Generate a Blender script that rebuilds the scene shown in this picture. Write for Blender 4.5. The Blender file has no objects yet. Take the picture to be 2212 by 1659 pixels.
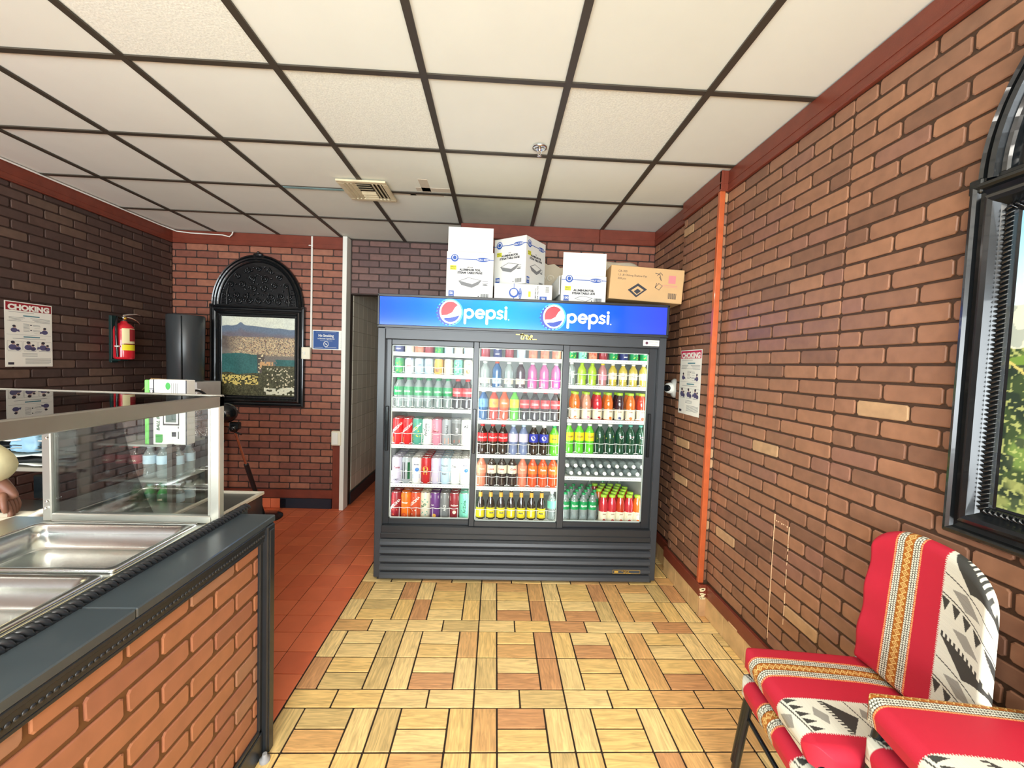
import bpy, math, random
import numpy as np
from mathutils import Vector, Matrix
R = math.radians
random.seed(7)
SC = bpy.context.scene
COL = SC.collection

# ------------------------------------------------------------------ camera, world, light, exposure
FPX, YAW, PITCH, ROLL = 888.7315, R(2.24975), R(-2.66367), R(1.97567)
CAM = Vector((0, 0, 1.52))
_f = Vector((math.sin(YAW)*math.cos(PITCH), math.cos(YAW)*math.cos(PITCH), math.sin(PITCH)))
_r = Vector((math.cos(YAW), -math.sin(YAW), 0)); _u = _r.cross(_f)
_R = math.cos(ROLL)*_r + math.sin(ROLL)*_u
_U = -math.sin(ROLL)*_r + math.cos(ROLL)*_u
cd = bpy.data.cameras.new('camera'); cam = bpy.data.objects.new('camera', cd); COL.objects.link(cam)
cd.sensor_width = 36; cd.lens = FPX/2212*36; cd.clip_start = 0.05; cd.clip_end = 60
m = Matrix((_R, _U, -_f)).transposed().to_4x4(); m.translation = CAM
cam.matrix_world = m
SC.camera = cam
def proj(p):
    d = Vector(p)-CAM; z = d.dot(_f)
    if z < .05: return None
    return (1106+FPX*d.dot(_R)/z, 829.5-FPX*d.dot(_U)/z, z)

SC.view_settings.view_transform = 'Standard'
SC.view_settings.look = 'None'
SC.view_settings.gamma = 1
SC.view_settings.use_curve_mapping = False
SC.view_settings.exposure = 0.0
w = bpy.data.worlds.new('world'); SC.world = w; w.use_nodes = True
w.node_tree.nodes['Background'].inputs[0].default_value = (.80, .90, 1.0, 1)
w.node_tree.nodes['Background'].inputs[1].default_value = 1.0

def area(name, loc, rot, sx, sy, power, color, spread=180):
    l = bpy.data.lights.new(name, 'AREA'); l.shape = 'RECTANGLE'; l.size = sx; l.size_y = sy
    l.energy = power; l.color = color; l.spread = R(spread)
    o = bpy.data.objects.new(name, l); o.location = loc; o.rotation_euler = rot; COL.objects.link(o)
    return o
# daylight through the shop front behind the camera, and the ceiling lamps
area('window_daylight', (-.9, -2.55, 1.25), (R(90), 0, 0), 4.3, 1.9, 430, (.89, .965, 1.0))
for lx, ly, pw in ((-.65, -.33, 40), (-2.48, .28, 40), (.57, -.94, 34)):
    if pw: area('ceiling_lamp_light', (lx, ly, 2.685), (0, 0, 0), .52, .52, pw, (1, .97, .90))

# ------------------------------------------------------------------ materials
MATS = {}
def nt(name):
    mt = bpy.data.materials.new(name); mt.use_nodes = True
    n = mt.node_tree.nodes; l = mt.node_tree.links
    return mt, n, l, n['Principled BSDF']
def mat(name, col, rough=.5, metal=0., spec=.5, bump=0., bscale=200., var=0., vscale=8., emit=0., coat=0.):
    if name in MATS: return MATS[name]
    mt, n, l, b = nt(name)
    b.inputs['Base Color'].default_value = (*col, 1)
    b.inputs['Roughness'].default_value = rough
    b.inputs['Metallic'].default_value = metal
    b.inputs['Specular IOR Level'].default_value = spec
    b.inputs['Coat Weight'].default_value = coat
    if emit:
        b.inputs['Emission Color'].default_value = (*col, 1); b.inputs['Emission Strength'].default_value = emit
    if var or bump:
        tc = n.new('ShaderNodeTexCoord')
    if var:
        nz = n.new('ShaderNodeTexNoise'); nz.inputs['Scale'].default_value = vscale; nz.inputs['Detail'].default_value = 6
        l.new(tc.outputs['Object'], nz.inputs['Vector'])
        mx = n.new('ShaderNodeMix'); mx.data_type = 'RGBA'
        mx.inputs[6].default_value = (*[c*(1-var) for c in col], 1)
        mx.inputs[7].default_value = (*[min(1, c*(1+var)) for c in col], 1)
        l.new(nz.outputs['Fac'], mx.inputs[0]); l.new(mx.outputs[2], b.inputs['Base Color'])
    if bump:
        nb = n.new('ShaderNodeTexNoise'); nb.inputs['Scale'].default_value = bscale
        l.new(tc.outputs['Object'], nb.inputs['Vector'])
        bp_ = n.new('ShaderNodeBump'); bp_.inputs['Strength'].default_value = bump; bp_.inputs['Distance'].default_value = .002
        l.new(nb.outputs['Fac'], bp_.inputs['Height']); l.new(bp_.outputs[0], b.inputs['Normal'])
    MATS[name] = mt
    return mt
def ramp_mat(name, cols, rough=.5, nscale=30., namt=.25, bump=.3, grain=None, spec=.5):
    """colour picked per object / per loose piece, plus fine mottling"""
    if name in MATS: return MATS[name]
    mt, n, l, b = nt(name)
    b.inputs['Roughness'].default_value = rough; b.inputs['Specular IOR Level'].default_value = spec
    oi = n.new('ShaderNodeObjectInfo'); ge = n.new('ShaderNodeNewGeometry')
    ad = n.new('ShaderNodeMath'); ad.operation = 'ADD'
    l.new(oi.outputs['Random'], ad.inputs[0]); l.new(ge.outputs['Random Per Island'], ad.inputs[1])
    fr = n.new('ShaderNodeMath'); fr.operation = 'FRACT'; l.new(ad.outputs[0], fr.inputs[0])
    cr = n.new('ShaderNodeValToRGB'); cr.color_ramp.interpolation = 'CONSTANT'
    els = cr.color_ramp.elements
    while len(els) > 1: els.remove(els[-1])
    pos = 0
    for i, (wgt, c) in enumerate(cols):
        e = els[0] if i == 0 else els.new(min(pos, 1)); e.position = min(pos, 1); e.color = (*c, 1)
        pos += wgt
    l.new(fr.outputs[0], cr.inputs[0])
    tc = n.new('ShaderNodeTexCoord')
    mp = n.new('ShaderNodeMapping'); l.new(tc.outputs['Object'], mp.inputs['Vector'])
    cb = n.new('ShaderNodeCombineXYZ'); 
    mu = n.new('ShaderNodeMath'); mu.operation = 'MULTIPLY'; mu.inputs[1].default_value = 37.
    l.new(fr.outputs[0], mu.inputs[0]); l.new(mu.outputs[0], cb.inputs[0]); l.new(mu.outputs[0], cb.inputs[2])
    l.new(cb.outputs[0], mp.inputs['Location'])
    nz = n.new('ShaderNodeTexNoise'); nz.inputs['Scale'].default_value = nscale; nz.inputs['Detail'].default_value = 5
    if grain:
        mp.inputs['Scale'].default_value = grain
        nz.inputs['Distortion'].default_value = 1.6
    l.new(mp.outputs[0], nz.inputs['Vector'])
    mr = n.new('ShaderNodeMapRange'); mr.inputs[1].default_value = .3; mr.inputs[2].default_value = .7
    mr.inputs[3].default_value = 1-namt; mr.inputs[4].default_value = 1+namt
    l.new(nz.outputs['Fac'], mr.inputs[0])
    hs = n.new('ShaderNodeVectorMath'); hs.operation = 'SCALE'
    l.new(cr.outputs[0], hs.inputs[0]); l.new(mr.outputs[0], hs.inputs['Scale'])
    l.new(hs.outputs[0], b.inputs['Base Color'])
    if bump:
        bp_ = n.new('ShaderNodeBump'); bp_.inputs['Strength'].default_value = bump; bp_.inputs['Distance'].default_value = .002
        l.new(nz.outputs['Fac'], bp_.inputs['Height']); l.new(bp_.outputs[0], b.inputs['Normal'])
    MATS[name] = mt
    return mt
def glassy(name, tint=(1, 1, 1), refl=1.0, base=0.0, rough=.0, body=None):
    """thin pane: transparent + fresnel reflection, optionally some coloured body"""
    if name in MATS: return MATS[name]
    mt, n, l, b = nt(name); n.remove(b)
    out = n['Material Output']
    tr = n.new('ShaderNodeBsdfTransparent'); tr.inputs[0].default_value = (*tint, 1)
    src = tr
    if body:
        df = n.new('ShaderNodeBsdfPrincipled'); df.inputs['Base Color'].default_value = (*body[0], 1); df.inputs['Roughness'].default_value = .12
        m1 = n.new('ShaderNodeMixShader'); m1.inputs[0].default_value = body[1]
        l.new(tr.outputs[0], m1.inputs[1]); l.new(df.outputs[0], m1.inputs[2]); src = m1
    gl = n.new('ShaderNodeBsdfGlossy'); gl.inputs['Roughness'].default_value = rough
    fr = n.new('ShaderNodeFresnel'); fr.inputs[0].default_value = 1.5
    mu = n.new('ShaderNodeMath'); mu.operation = 'MULTIPLY_ADD'; mu.inputs[1].default_value = refl; mu.inputs[2].default_value = base
    mu.use_clamp = True
    l.new(fr.outputs[0], mu.inputs[0])
    mx = n.new('ShaderNodeMixShader'); l.new(mu.outputs[0], mx.inputs[0])
    l.new(src.outputs[0], mx.inputs[1]); l.new(gl.outputs[0], mx.inputs[2]); l.new(mx.outputs[0], out.inputs[0])
    MATS[name] = mt
    return mt
def vcol_mat(name, rough=.5, bump=0, spec=.5):
    if name in MATS: return MATS[name]
    mt, n, l, b = nt(name)
    a = n.new('ShaderNodeVertexColor'); a.layer_name = 'Col'
    l.new(a.outputs[0], b.inputs['Base Color']); b.inputs['Roughness'].default_value = rough
    b.inputs['Specular IOR Level'].default_value = spec
    if bump:
        tc = n.new('ShaderNodeTexCoord'); wv = n.new('ShaderNodeTexNoise'); wv.inputs['Scale'].default_value = 500
        l.new(tc.outputs['Object'], wv.inputs['Vector'])
        bp_ = n.new('ShaderNodeBump'); bp_.inputs['Strength'].default_value = bump; bp_.inputs['Distance'].default_value = .001
        l.new(wv.outputs['Fac'], bp_.inputs['Height']); l.new(bp_.outputs[0], b.inputs['Normal'])
    MATS[name] = mt
    return mt
def s2l(r, g, b):
    return tuple((c/255/12.92 if c/255 <= .04045 else ((c/255+.055)/1.055)**2.4) for c in (r, g, b))

# ------------------------------------------------------------------ mesh builder
class MB:
    def __init__(s): s.v = []; s.f = []; s.mi = []; s.c = None; s.m = 0; s.smooth = set()
    def add(s, vs, fs, M=None, smooth=False):
        b = len(s.v)
        if M is not None: vs = [M @ Vector(p) for p in vs]
        s.v.extend([tuple(p) for p in vs])
        for f in fs:
            if smooth: s.smooth.add(len(s.f))
            s.f.append(tuple(b+i for i in f)); s.mi.append(s.m)
        return s
    def box(s, x0, x1, y0, y1, z0, z1, M=None, bev=0.):
        if bev > 0:
            b = min(bev, (x1-x0)*.45, (y1-y0)*.45, (z1-z0)*.45); vs = []; 
            # rounded-ish box: chamfer on every edge
            X = (x0, x1); Y = (y0, y1); Z = (z0, z1); idx = {}
            for i in (0, 1):
                for j in (0, 1):
                    for k in (0, 1):
                        sx = b if i == 0 else -b; sy = b if j == 0 else -b; sz = b if k == 0 else -b
                        idx[i, j, k, 'x'] = len(vs); vs.append((X[i], Y[j]+sy, Z[k]+sz))
                        idx[i, j, k, 'y'] = len(vs); vs.append((X[i]+sx, Y[j], Z[k]+sz))
                        idx[i, j, k, 'z'] = len(vs); vs.append((X[i]+sx, Y[j]+sy, Z[k]))
            q = lambda *a: tuple(idx[t] for t in a)
            fs = [q((0,0,0,'x'),(0,0,1,'x'),(0,1,1,'x'),(0,1,0,'x')), q((1,0,0,'x'),(1,1,0,'x'),(1,1,1,'x'),(1,0,1,'x')),
                  q((0,0,0,'y'),(1,0,0,'y'),(1,0,1,'y'),(0,0,1,'y')), q((0,1,0,'y'),(0,1,1,'y'),(1,1,1,'y'),(1,1,0,'y')),
                  q((0,0,0,'z'),(0,1,0,'z'),(1,1,0,'z'),(1,0,0,'z')), q((0,0,1,'z'),(1,0,1,'z'),(1,1,1,'z'),(0,1,1,'z'))]
            for i in (0, 1):
                for j in (0, 1):
                    fs.append(q((i,j,0,'x'),(i,j,1,'x'),(i,j,1,'y'),(i,j,0,'y')))
                    fs.append(q((i,0,j,'x'),(i,1,j,'x'),(i,1,j,'z'),(i,0,j,'z')))
                    fs.append(q((0,i,j,'y'),(1,i,j,'y'),(1,i,j,'z'),(0,i,j,'z')))
                    for k in (0, 1): fs.append(q((i,j,k,'x'),(i,j,k,'y'),(i,j,k,'z')))
            return s.add(vs, fs, M)
        vs = [(x, y, z) for x in (x0, x1) for y in (y0, y1) for z in (z0, z1)]
        return s.add(vs, [(0,1,3,2),(4,6,7,5),(0,4,5,1),(2,3,7,6),(0,2,6,4),(1,5,7,3)], M)
    def lathe(s, prof, seg=16, M=None, smooth=True, a0=0, a1=2*math.pi, cap=True):
        vs = []; n = len(prof); full = abs(a1-a0-2*math.pi) < 1e-6; k = seg if full else seg+1
        for i in range(k):
            a = a0+(a1-a0)*i/seg
            for r, z in prof: vs.append((r*math.cos(a), r*math.sin(a), z))
        fs = []
        for i in range(seg):
            j = (i+1) % k
            for t in range(n-1): fs.append((i*n+t, j*n+t, j*n+t+1, i*n+t+1))
        s.add(vs, fs, M, smooth)
        if full and cap:
            for t, rev in ((0, True), (n-1, False)):
                if prof[t][0] > 1e-4:
                    c = [tuple(vs[i*n+t]) for i in range(seg)]
                    if rev: c = c[::-1]
                    s.add(c, [tuple(range(seg))], M)
        return s
    def tube(s, pts, r, seg=8, closed=False, caps=True):
        P = [Vector(p) for p in pts]; n = len(P); vs = []; prev = None
        for i, p in enumerate(P):
            if closed: t = P[(i+1) % n]-P[i-1]
            else: t = P[min(i+1, n-1)]-P[max(i-1, 0)]
            t.normalize()
            if prev is None:
                a = Vector((0, 0, 1)) if abs(t.z) < .9 else Vector((1, 0, 0))
                u = t.cross(a).normalized()
            else:
                u = (prev-prev.dot(t)*t)
                u = u.normalized() if u.length > 1e-6 else t.orthogonal().normalized()
            prev = u; v = t.cross(u)
            rr = r[i] if isinstance(r, (list, tuple)) else r
            for k in range(seg):
                a = 2*math.pi*k/seg
                vs.append(p+rr*(math.cos(a)*u+math.sin(a)*v))
        fs = []
        for i in range(n if closed else n-1):
            j = (i+1) % n
            for k in range(seg):
                fs.append((i*seg+k, i*seg+(k+1) % seg, j*seg+(k+1) % seg, j*seg+k))
        s.add(vs, fs, None, True)
        if caps and not closed:
            s.add(vs[:seg][::-1], [tuple(range(seg))]); s.add(vs[-seg:], [tuple(range(seg))])
        return s
    def prism(s, poly, d0, d1, M=None):
        """poly in xz, extruded along y d0..d1"""
        n = len(poly); vs = [(x, d0, z) for x, z in poly]+[(x, d1, z) for x, z in poly]
        fs = [tuple(range(n)), tuple(range(2*n-1, n-1, -1))]+[(i, i+n, (i+1) % n+n, (i+1) % n) for i in range(n)]
        return s.add(vs, fs, M)
    def sweep(s, prof, path, closed=False):
        """prof [(out,height)] swept along path of (point, outdir, updir)"""
        n = len(prof); vs = []
        for p, o, u in path:
            for a, b in prof: vs.append(Vector(p)+a*Vector(o)+b*Vector(u))
        k = len(path); fs = []
        for i in range(k if closed else k-1):
            j = (i+1) % k
            for t in range(n-1): fs.append((i*n+t, i*n+t+1, j*n+t+1, j*n+t))
        return s.add(vs, fs)
    def sphere(s, c, r, seg=12, rings=8, sc=(1, 1, 1), M=None):
        vs = []; fs = []
        for i in range(rings+1):
            t = math.pi*i/rings
            for k in range(seg):
                a = 2*math.pi*k/seg
                vs.append((c[0]+r*sc[0]*math.sin(t)*math.cos(a), c[1]+r*sc[1]*math.sin(t)*math.sin(a), c[2]+r*sc[2]*math.cos(t)))
        for i in range(rings):
            for k in range(seg):
                fs.append((i*seg+k, (i+1)*seg+k, (i+1)*seg+(k+1) % seg, i*seg+(k+1) % seg))
        return s.add(vs, fs, M, True)
    def mesh(s, name, mats):
        me = bpy.data.meshes.new(name); me.from_pydata(s.v, [], s.f)
        for mm in (mats if isinstance(mats, (list, tuple)) else [mats]): me.materials.append(mm)
        me.polygons.foreach_set('material_index', s.mi)
        if s.smooth:
            fl = [i in s.smooth for i in range(len(s.f))]; me.polygons.foreach_set('use_smooth', fl)
        me.update(); return me
    def build(s, name, mats, parent=None, loc=None, rot=None):
        return put(name, s.mesh(name, mats), parent, loc, rot)
def put(name, me, parent=None, loc=None, rot=None):
    o = bpy.data.objects.new(name, me); COL.objects.link(o)
    if parent is not None: o.parent = parent
    if loc: o.location = loc
    if rot: o.rotation_euler = rot
    return o
def thing(name, label, cat, loc=(0, 0, 0), rz=0., group=None):
    o = bpy.data.objects.new(name, None); COL.objects.link(o); o.location = loc; o.rotation_euler = (0, 0, rz)
    o.empty_display_size = .05
    o['label'] = label; o['category'] = cat
    if group: o['group'] = group
    return o
def tag(o, label, cat, group=None, kind=None):
    o['label'] = label; o['category'] = cat
    if group: o['group'] = group
    if kind: o['kind'] = kind
    return o
def struct(o): o['kind'] = 'structure'; return o

# flat writing -----------------------------------------------------
_txt = {}
def text_geo(s, size, bold=0.0, shear=0.0, spacing=1.0):
    """returns verts (x,z) and faces, origin at the left of the baseline"""
    k = (s, round(bold, 3), shear, spacing)
    if k not in _txt:
        cu = bpy.data.curves.new('t', 'FONT'); cu.body = s; cu.size = 1; cu.offset = bold; cu.shear = shear
        cu.space_character = spacing; cu.resolution_u = 3
        ob = bpy.data.objects.new('t', cu)
        COL.objects.link(ob); dg = bpy.context.evaluated_depsgraph_get(); dg.update()
        me = bpy.data.meshes.new_from_object(ob.evaluated_get(dg))
        _txt[k] = ([(v.co.x, v.co.y) for v in me.vertices], [tuple(p.vertices) for p in me.polygons])
        bpy.data.objects.remove(ob); bpy.data.curves.remove(cu); bpy.data.meshes.remove(me)
    v, f = _txt[k]
    return [(x*size, y*size) for x, y in v], f
def put_text(mb, s, size, x, z, y=0., align='C', M=None, wid=None, **kw):
    """text in the xz plane facing -y"""
    v, f = text_geo(s, size, **kw)
    if not v: return
    x0 = min(p[0] for p in v); x1 = max(p[0] for p in v)
    sc = wid/(x1-x0) if wid else 1
    off = {'C': -(x0+x1)/2*sc, 'L': -x0*sc, 'R': -x1*sc}[align]
    mb.add([(x+p[0]*sc+off, y, z+p[1]) for p in v], f, M)
def stroke(mb, pts, wd, y=0., M=None):
    """round-ended ribbon in the xz plane"""
    n = len(pts); L = []; Rr = []
    for i in range(n):
        a = pts[max(i-1, 0)]; b = pts[min(i+1, n-1)]
        dx, dz = b[0]-a[0], b[1]-a[1]; q = math.hypot(dx, dz) or 1
        nx, nz = -dz/q*wd/2, dx/q*wd/2
        L.append((pts[i][0]+nx, y, pts[i][1]+nz)); Rr.append((pts[i][0]-nx, y, pts[i][1]-nz))
    mb.add(L+Rr, [(i, i+1, n+i+1, n+i) for i in range(n-1)], M)
    for c in (pts[0], pts[-1]):
        mb.add([(c[0]+wd/2*math.cos(t*math.pi/5), y, c[1]+wd/2*math.sin(t*math.pi/5)) for t in range(10)], [tuple(range(10))], M)
def arc(cx, cz, rx, rz, a0, a1, n=16):
    return [(cx+rx*math.cos(R(a0+(a1-a0)*i/n)), cz+rz*math.sin(R(a0+(a1-a0)*i/n))) for i in range(n+1)]
def rect(mb, x0, x1, z0, z1, y=0., M=None):
    mb.add([(x0, y, z0), (x1, y, z0), (x1, y, z1), (x0, y, z1)], [(0, 1, 2, 3)], M)
def disc(mb, cx, cz, rx, rz, y=0., M=None, n=20):
    mb.add([(cx+rx*math.cos(2*math.pi*i/n), y, cz+rz*math.sin(2*math.pi*i/n)) for i in range(n)], [tuple(range(n))], M)
def bend(mb, start, rad):
    """wrap verts [start:] from the xz plane (y=0) onto a cylinder of radius rad facing -y"""
    for i in range(start, len(mb.v)):
        x, y, z = mb.v[i]; a = x/rad; rr = rad-y
        mb.v[i] = (rr*math.sin(a), -rr*math.cos(a), z)
def grid_print(name, mt, parent, P, nu, nv, colf, uv=None, loc=None, rot=None):
    """printed sheet: grid of faces whose colours come from colf(u,v arrays)->rgb linear; P(u,v)->xyz arrays"""
    U, V = np.meshgrid(np.linspace(0, 1, nu), np.linspace(0, 1, nv))
    X, Y, Z = P(U, V)
    co = np.stack([X, Y, Z], -1).reshape(-1, 3)
    i = np.arange((nu-1)*(nv-1)); a = (i//(nu-1))*nu+i % (nu-1)
    fc = np.stack([a, a+1, a+nu+1, a+nu], -1)
    me = bpy.data.meshes.new(name)
    me.vertices.add(len(co)); me.vertices.foreach_set('co', co.astype(np.float32).ravel())
    me.loops.add(len(fc)*4); me.loops.foreach_set('vertex_index', fc.astype(np.int32).ravel())
    me.polygons.add(len(fc)); me.polygons.foreach_set('loop_start', (np.arange(len(fc))*4).astype(np.int32))
    me.polygons.foreach_set('use_smooth', np.ones(len(fc), bool))
    me.update(calc_edges=True)
    c = colf(U, V).reshape(-1, 3)
    ca = me.color_attributes.new('Col', 'FLOAT_COLOR', 'POINT')
    ca.data.foreach_set('color', np.concatenate([c, np.ones((len(c), 1))], 1).astype(np.float32).ravel())
    me.materials.append(mt)
    return put(name, me, parent, loc, rot)

# ------------------------------------------------------------------ shared materials
CZ = 2.718; XR = 1.361; XL = -3.20; YB = 3.61; YF = 4.20
mortar = mat('mortar_brown', s2l(72, 50, 34), .55, var=.25, vscale=60, bump=.5, bscale=300)
mortar_dark = mat('mortar_dark', s2l(52, 34, 26), .6, var=.2, vscale=60, bump=.5, bscale=300)
B1 = s2l(147, 105, 80); B2 = s2l(156, 112, 84); B3 = s2l(138, 99, 76); B4 = s2l(186, 150, 112); B5 = s2l(126, 90, 70); B6 = s2l(142, 101, 82)
brick_right = ramp_mat('brick_brown', [(.30, B1), (.24, B2), (.22, B3), (.04, B4), (.11, B5), (.09, B6)], .38, 22, .13, .35)
F1 = s2l(140, 86, 68); F2 = s2l(150, 94, 72); F3 = s2l(128, 78, 64); F4 = s2l(156, 102, 80)
brick_far = ramp_mat('brick_red', [(.32, F1), (.25, F2), (.28, F3), (.15, F4)], .42, 22, .14, .35)
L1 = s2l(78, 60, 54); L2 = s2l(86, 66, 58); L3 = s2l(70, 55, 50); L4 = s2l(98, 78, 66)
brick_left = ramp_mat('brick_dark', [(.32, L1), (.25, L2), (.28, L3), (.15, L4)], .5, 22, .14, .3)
C1 = s2l(162, 106, 78); C2 = s2l(166, 110, 78); C3 = s2l(155, 100, 76); C4 = s2l(160, 116, 90)
brick_ctr = ramp_mat('brick_orange', [(.35, C1), (.3, C2), (.25, C3), (.1, C4)], .4, 18, .09, .3)
trimwood = mat('trim_red_wood', s2l(120, 56, 40), .35, var=.3, vscale=14, bump=.2)
orangewood = mat('trim_orange_wood', s2l(190, 92, 50), .3, var=.28, vscale=16, coat=.4)
black = mat('black_paint', s2l(34, 37, 40), .28, var=.25, vscale=12)
blackgloss = mat('black_gloss', s2l(20, 24, 26), .16)
whitep = mat('white_plastic', s2l(235, 235, 225), .35)
cream = mat('cream_plastic', s2l(236, 230, 206), .4)
chrome = mat('chrome', (.8, .8, .8), .15, 1)
steel = mat('brushed_steel', (.62, .64, .61), .28, 1, var=.12, vscale=5)
steel_l = mat('pan_steel', (.80, .83, .80), .24, 1, var=.06, vscale=6)
gridm = mat('ceiling_grid_bronze', s2l(64, 57, 46), .5)
navy = mat('navy_base', s2l(28, 34, 46), .4)
paper = mat('paper_white', s2l(240, 240, 228), .6)

# ------------------------------------------------------------------ pieces laid one by one
_pm = {}
def piece_mesh(nm, mt, w, h, d, cut=.004, cham=.002, jit=.0, seed=0):
    k = (nm, mt.name, round(w, 3), round(h, 3), round(d, 4), seed)
    if k in _pm: return _pm[k]
    rnd = random.Random(hash((seed, 5)) & 0xffff)
    c = min(cut, w*.3, h*.3); W2, H2 = w/2, h/2
    ol = [(-W2+c, -H2), (W2-c, -H2), (W2, -H2+c), (W2, H2-c), (W2-c, H2), (-W2+c, H2), (-W2, H2-c), (-W2, -H2+c)]
    ol = [(x+rnd.uniform(-jit, jit), z+rnd.uniform(-jit, jit)) for x, z in ol]
    inn = [(x*(1-cham/W2), z*(1-cham/H2)) for x, z in ol]
    vs = [(x, 0, z) for x, z in ol]+[(x, -d+cham*.7, z) for x, z in ol]+[(x, -d, z) for x, z in inn]
    mb = MB()
    fs = [tuple(range(16, 24))]+[(i, (i+1) % 8, (i+1) % 8+8, i+8) for i in range(8)]+[(i+8, (i+1) % 8+8, (i+1) % 8+16, i+16) for i in range(8)]
    mb.add(vs, fs); me = mb.mesh(nm, mt); _pm[k] = me; me['_v'] = 0
    return me
def lay(root, name, mt, pieces, limit=300, stuffname=None, **kw):
    """pieces: (loc, rot(Euler tuple), w, h, d, seed). The nearest seen ones become objects, the rest one joined part."""
    def score(p):
        q = proj(p[0])
        if q is None: return -1/(1+(Vector(p[0])-CAM).length)
        x, y, z = q; ins = -120 < x < 2332 and -120 < y < 1780
        a = p[2]*p[3]/(z*z)
        return a if ins else a*1e-6
    pieces = sorted(pieces, key=score, reverse=True)
    for loc, rot, w_, h_, d_, sd in pieces[:limit]:
        put(name, piece_mesh(name, mt, w_, h_, d_, seed=sd, **kw), root, loc, rot)
    rest = pieces[limit:]
    if rest:
        mb = MB()
        from mathutils import Euler
        for loc, rot, w_, h_, d_, sd in rest:
            me = piece_mesh(name, mt, w_, h_, d_, seed=sd, **kw)
            M = Matrix.Translation(loc) @ Euler(rot).to_matrix().to_4x4()
            mb.add([v.co for v in me.vertices], [tuple(p.vertices) for p in me.polygons], M)
        o = mb.build(stuffname or name+'_field', mt, root); o['kind'] = 'stuff'
def subtract(a0, a1, holes):
    segs = [(a0, a1)]
    for h0, h1 in holes:
        ns = []
        for s0, s1 in segs:
            if h1 <= s0 or h0 >= s1: ns.append((s0, s1)); continue
            if h0 > s0: ns.append((s0, h0))
            if h1 < s1: ns.append((h1, s1))
        segs = ns
    return segs
def bricks(root, mt, theta, origin, u0, u1, z0, z1, zref, pitch=.0645, length=.2015, uref=0., holes=(), d=.006, limit=300, gap=.010, **kw):
    """origin: world point of u=0,z=0 on the mortar plane; +u is local x"""
    ps = []; ct, st = math.cos(theta), math.sin(theta); rnd = random.Random(3)
    k0 = math.floor((z0-zref)/pitch)
    k = k0
    while zref+k*pitch < z1-.012:
        a = max(zref+k*pitch, z0)+gap/2; b = min(zref+(k+1)*pitch, z1)-gap/2
        if b-a > .012:
            off = uref+(length/2 if k % 2 else 0)
            i = math.floor((u0-off)/length)
            while off+i*length < u1:
                s0 = max(off+i*length, u0); s1 = min(off+(i+1)*length, u1)
                hz = [(h[0], h[1]) for h in holes if h[2] < (a+b)/2 < h[3]]
                for q0, q1 in subtract(s0, s1, hz):
                    if q1-q0 > .022:
                        c = (q0+q1)/2; wd = q1-q0-gap
                        ps.append(((origin[0]+ct*c, origin[1]+st*c, origin[2]+(a+b)/2), (0, 0, theta), round(wd, 3), round(b-a, 3), d, rnd.randrange(5)))
                i += 1
        k += 1
    lay(root, 'brick', mt, ps, limit, 'brick_field', cut=.007, cham=.003, jit=.0012, **kw)

# ---- ceiling
GX = [-.345+.61*k for k in range(-6, 5)]; GY = [3.629+.61*j for j in range(-11, 3)]
mb = MB(); mb.box(XL-.2, XR+.2, -2.8, 6.8, CZ+.03, CZ+.1)
ceil = struct(mb.build('ceiling', mat('plenum', (.03, .03, .03), .9)))
ceil_t = ramp_mat('ceiling_tile_white', [(.7, s2l(232, 234, 222)), (.3, s2l(228, 230, 217))], .85, 4, .02, 0)
ceil_f = ramp_mat('ceiling_tile_fissured', [(1, s2l(233, 234, 220))], .9, 130, .10, .6)
LAMPS = [(-5, -1), (-.65, -.33), (-2.48, .28), (.57, -.94)]
xs = [XL]+[x for x in GX if XL+.03 < x < XR-.03]+[XR]
ys = [y for y in GY if y < 4.2]+[4.245]
tp = []; tf = []
for i in range(len(xs)-1):
    for j in range(len(ys)-1):
        x0, x1, y0, y1 = xs[i], xs[i+1], ys[j], ys[j+1]
        if (x0+x1)/2 > -.36 and y0 > 3.6: continue
        cx, cy = (x0+x1)/2, (y0+y1)/2
        if any(abs(cx-a) < .3 and abs(cy-b) < .3 for a, b in LAMPS): continue
        q = ((cx, cy, CZ+.012), (R(90), 0, 0), x1-x0-.004, y1-y0-.004, .006, 0)
        fiss = (i, j) in () or (abs(cy-1.5) < .35 and -1.6 < cx < -.9) or (abs(cy-2.1) < .3 and -1.1 < cx < .0 and cx < -.3) or (abs(cy-2.1) < .3 and .3 < cx < .9)
        (tf if fiss else tp).append(q)
ceil_s = ramp_mat('ceiling_tile_stained', [(1, s2l(196, 198, 180))], .85, 3, .10, 0)
ts = [q for q in tp if abs(q[0][0]+.04) < .1 and abs(q[0][1]-3.32) < .1]; tp = [q for q in tp if q not in ts]
lay(ceil, 'ceiling_tile', ceil_s, ts, 300, cut=.001, cham=.004)
lay(ceil, 'ceiling_tile', ceil_t, tp, 300, cut=.001, cham=.004)
lay(ceil, 'ceiling_tile', ceil_f, tf, 300, cut=.001, cham=.004)
for x in GX:
    if XL+.03 < x < XR-.03:
        y1 = 4.24 if x < -.36 else 3.61
        q = MB(); q.box(x-.015, x+.015, -2.6, y1, CZ-.003, CZ+.004); q.box(x-.004, x+.004, -2.6, y1, CZ+.004, CZ+.03)
        q.build('grid_bar', gridm, ceil)
for y in GY:
    if y < 4.24:
        xe = XR if y < 3.6 else -.345
        q = MB(); q.box(XL, xe, y-.0135, y+.0135, CZ-.002, CZ+.0045); q.box(XL, xe, y-.004, y+.004, CZ+.004, CZ+.03)
        q.build('grid_bar', gridm, ceil)
q = MB(); q.box(-1.54, -1.10, 3.010, 3.036, CZ-.004, CZ+.003); o = q.build('grid_patch', mat('teal_patch', s2l(130, 165, 165), .5, var=.35, vscale=18), ceil); o['label'] = 'worn teal and white stretch of ceiling grid'
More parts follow.
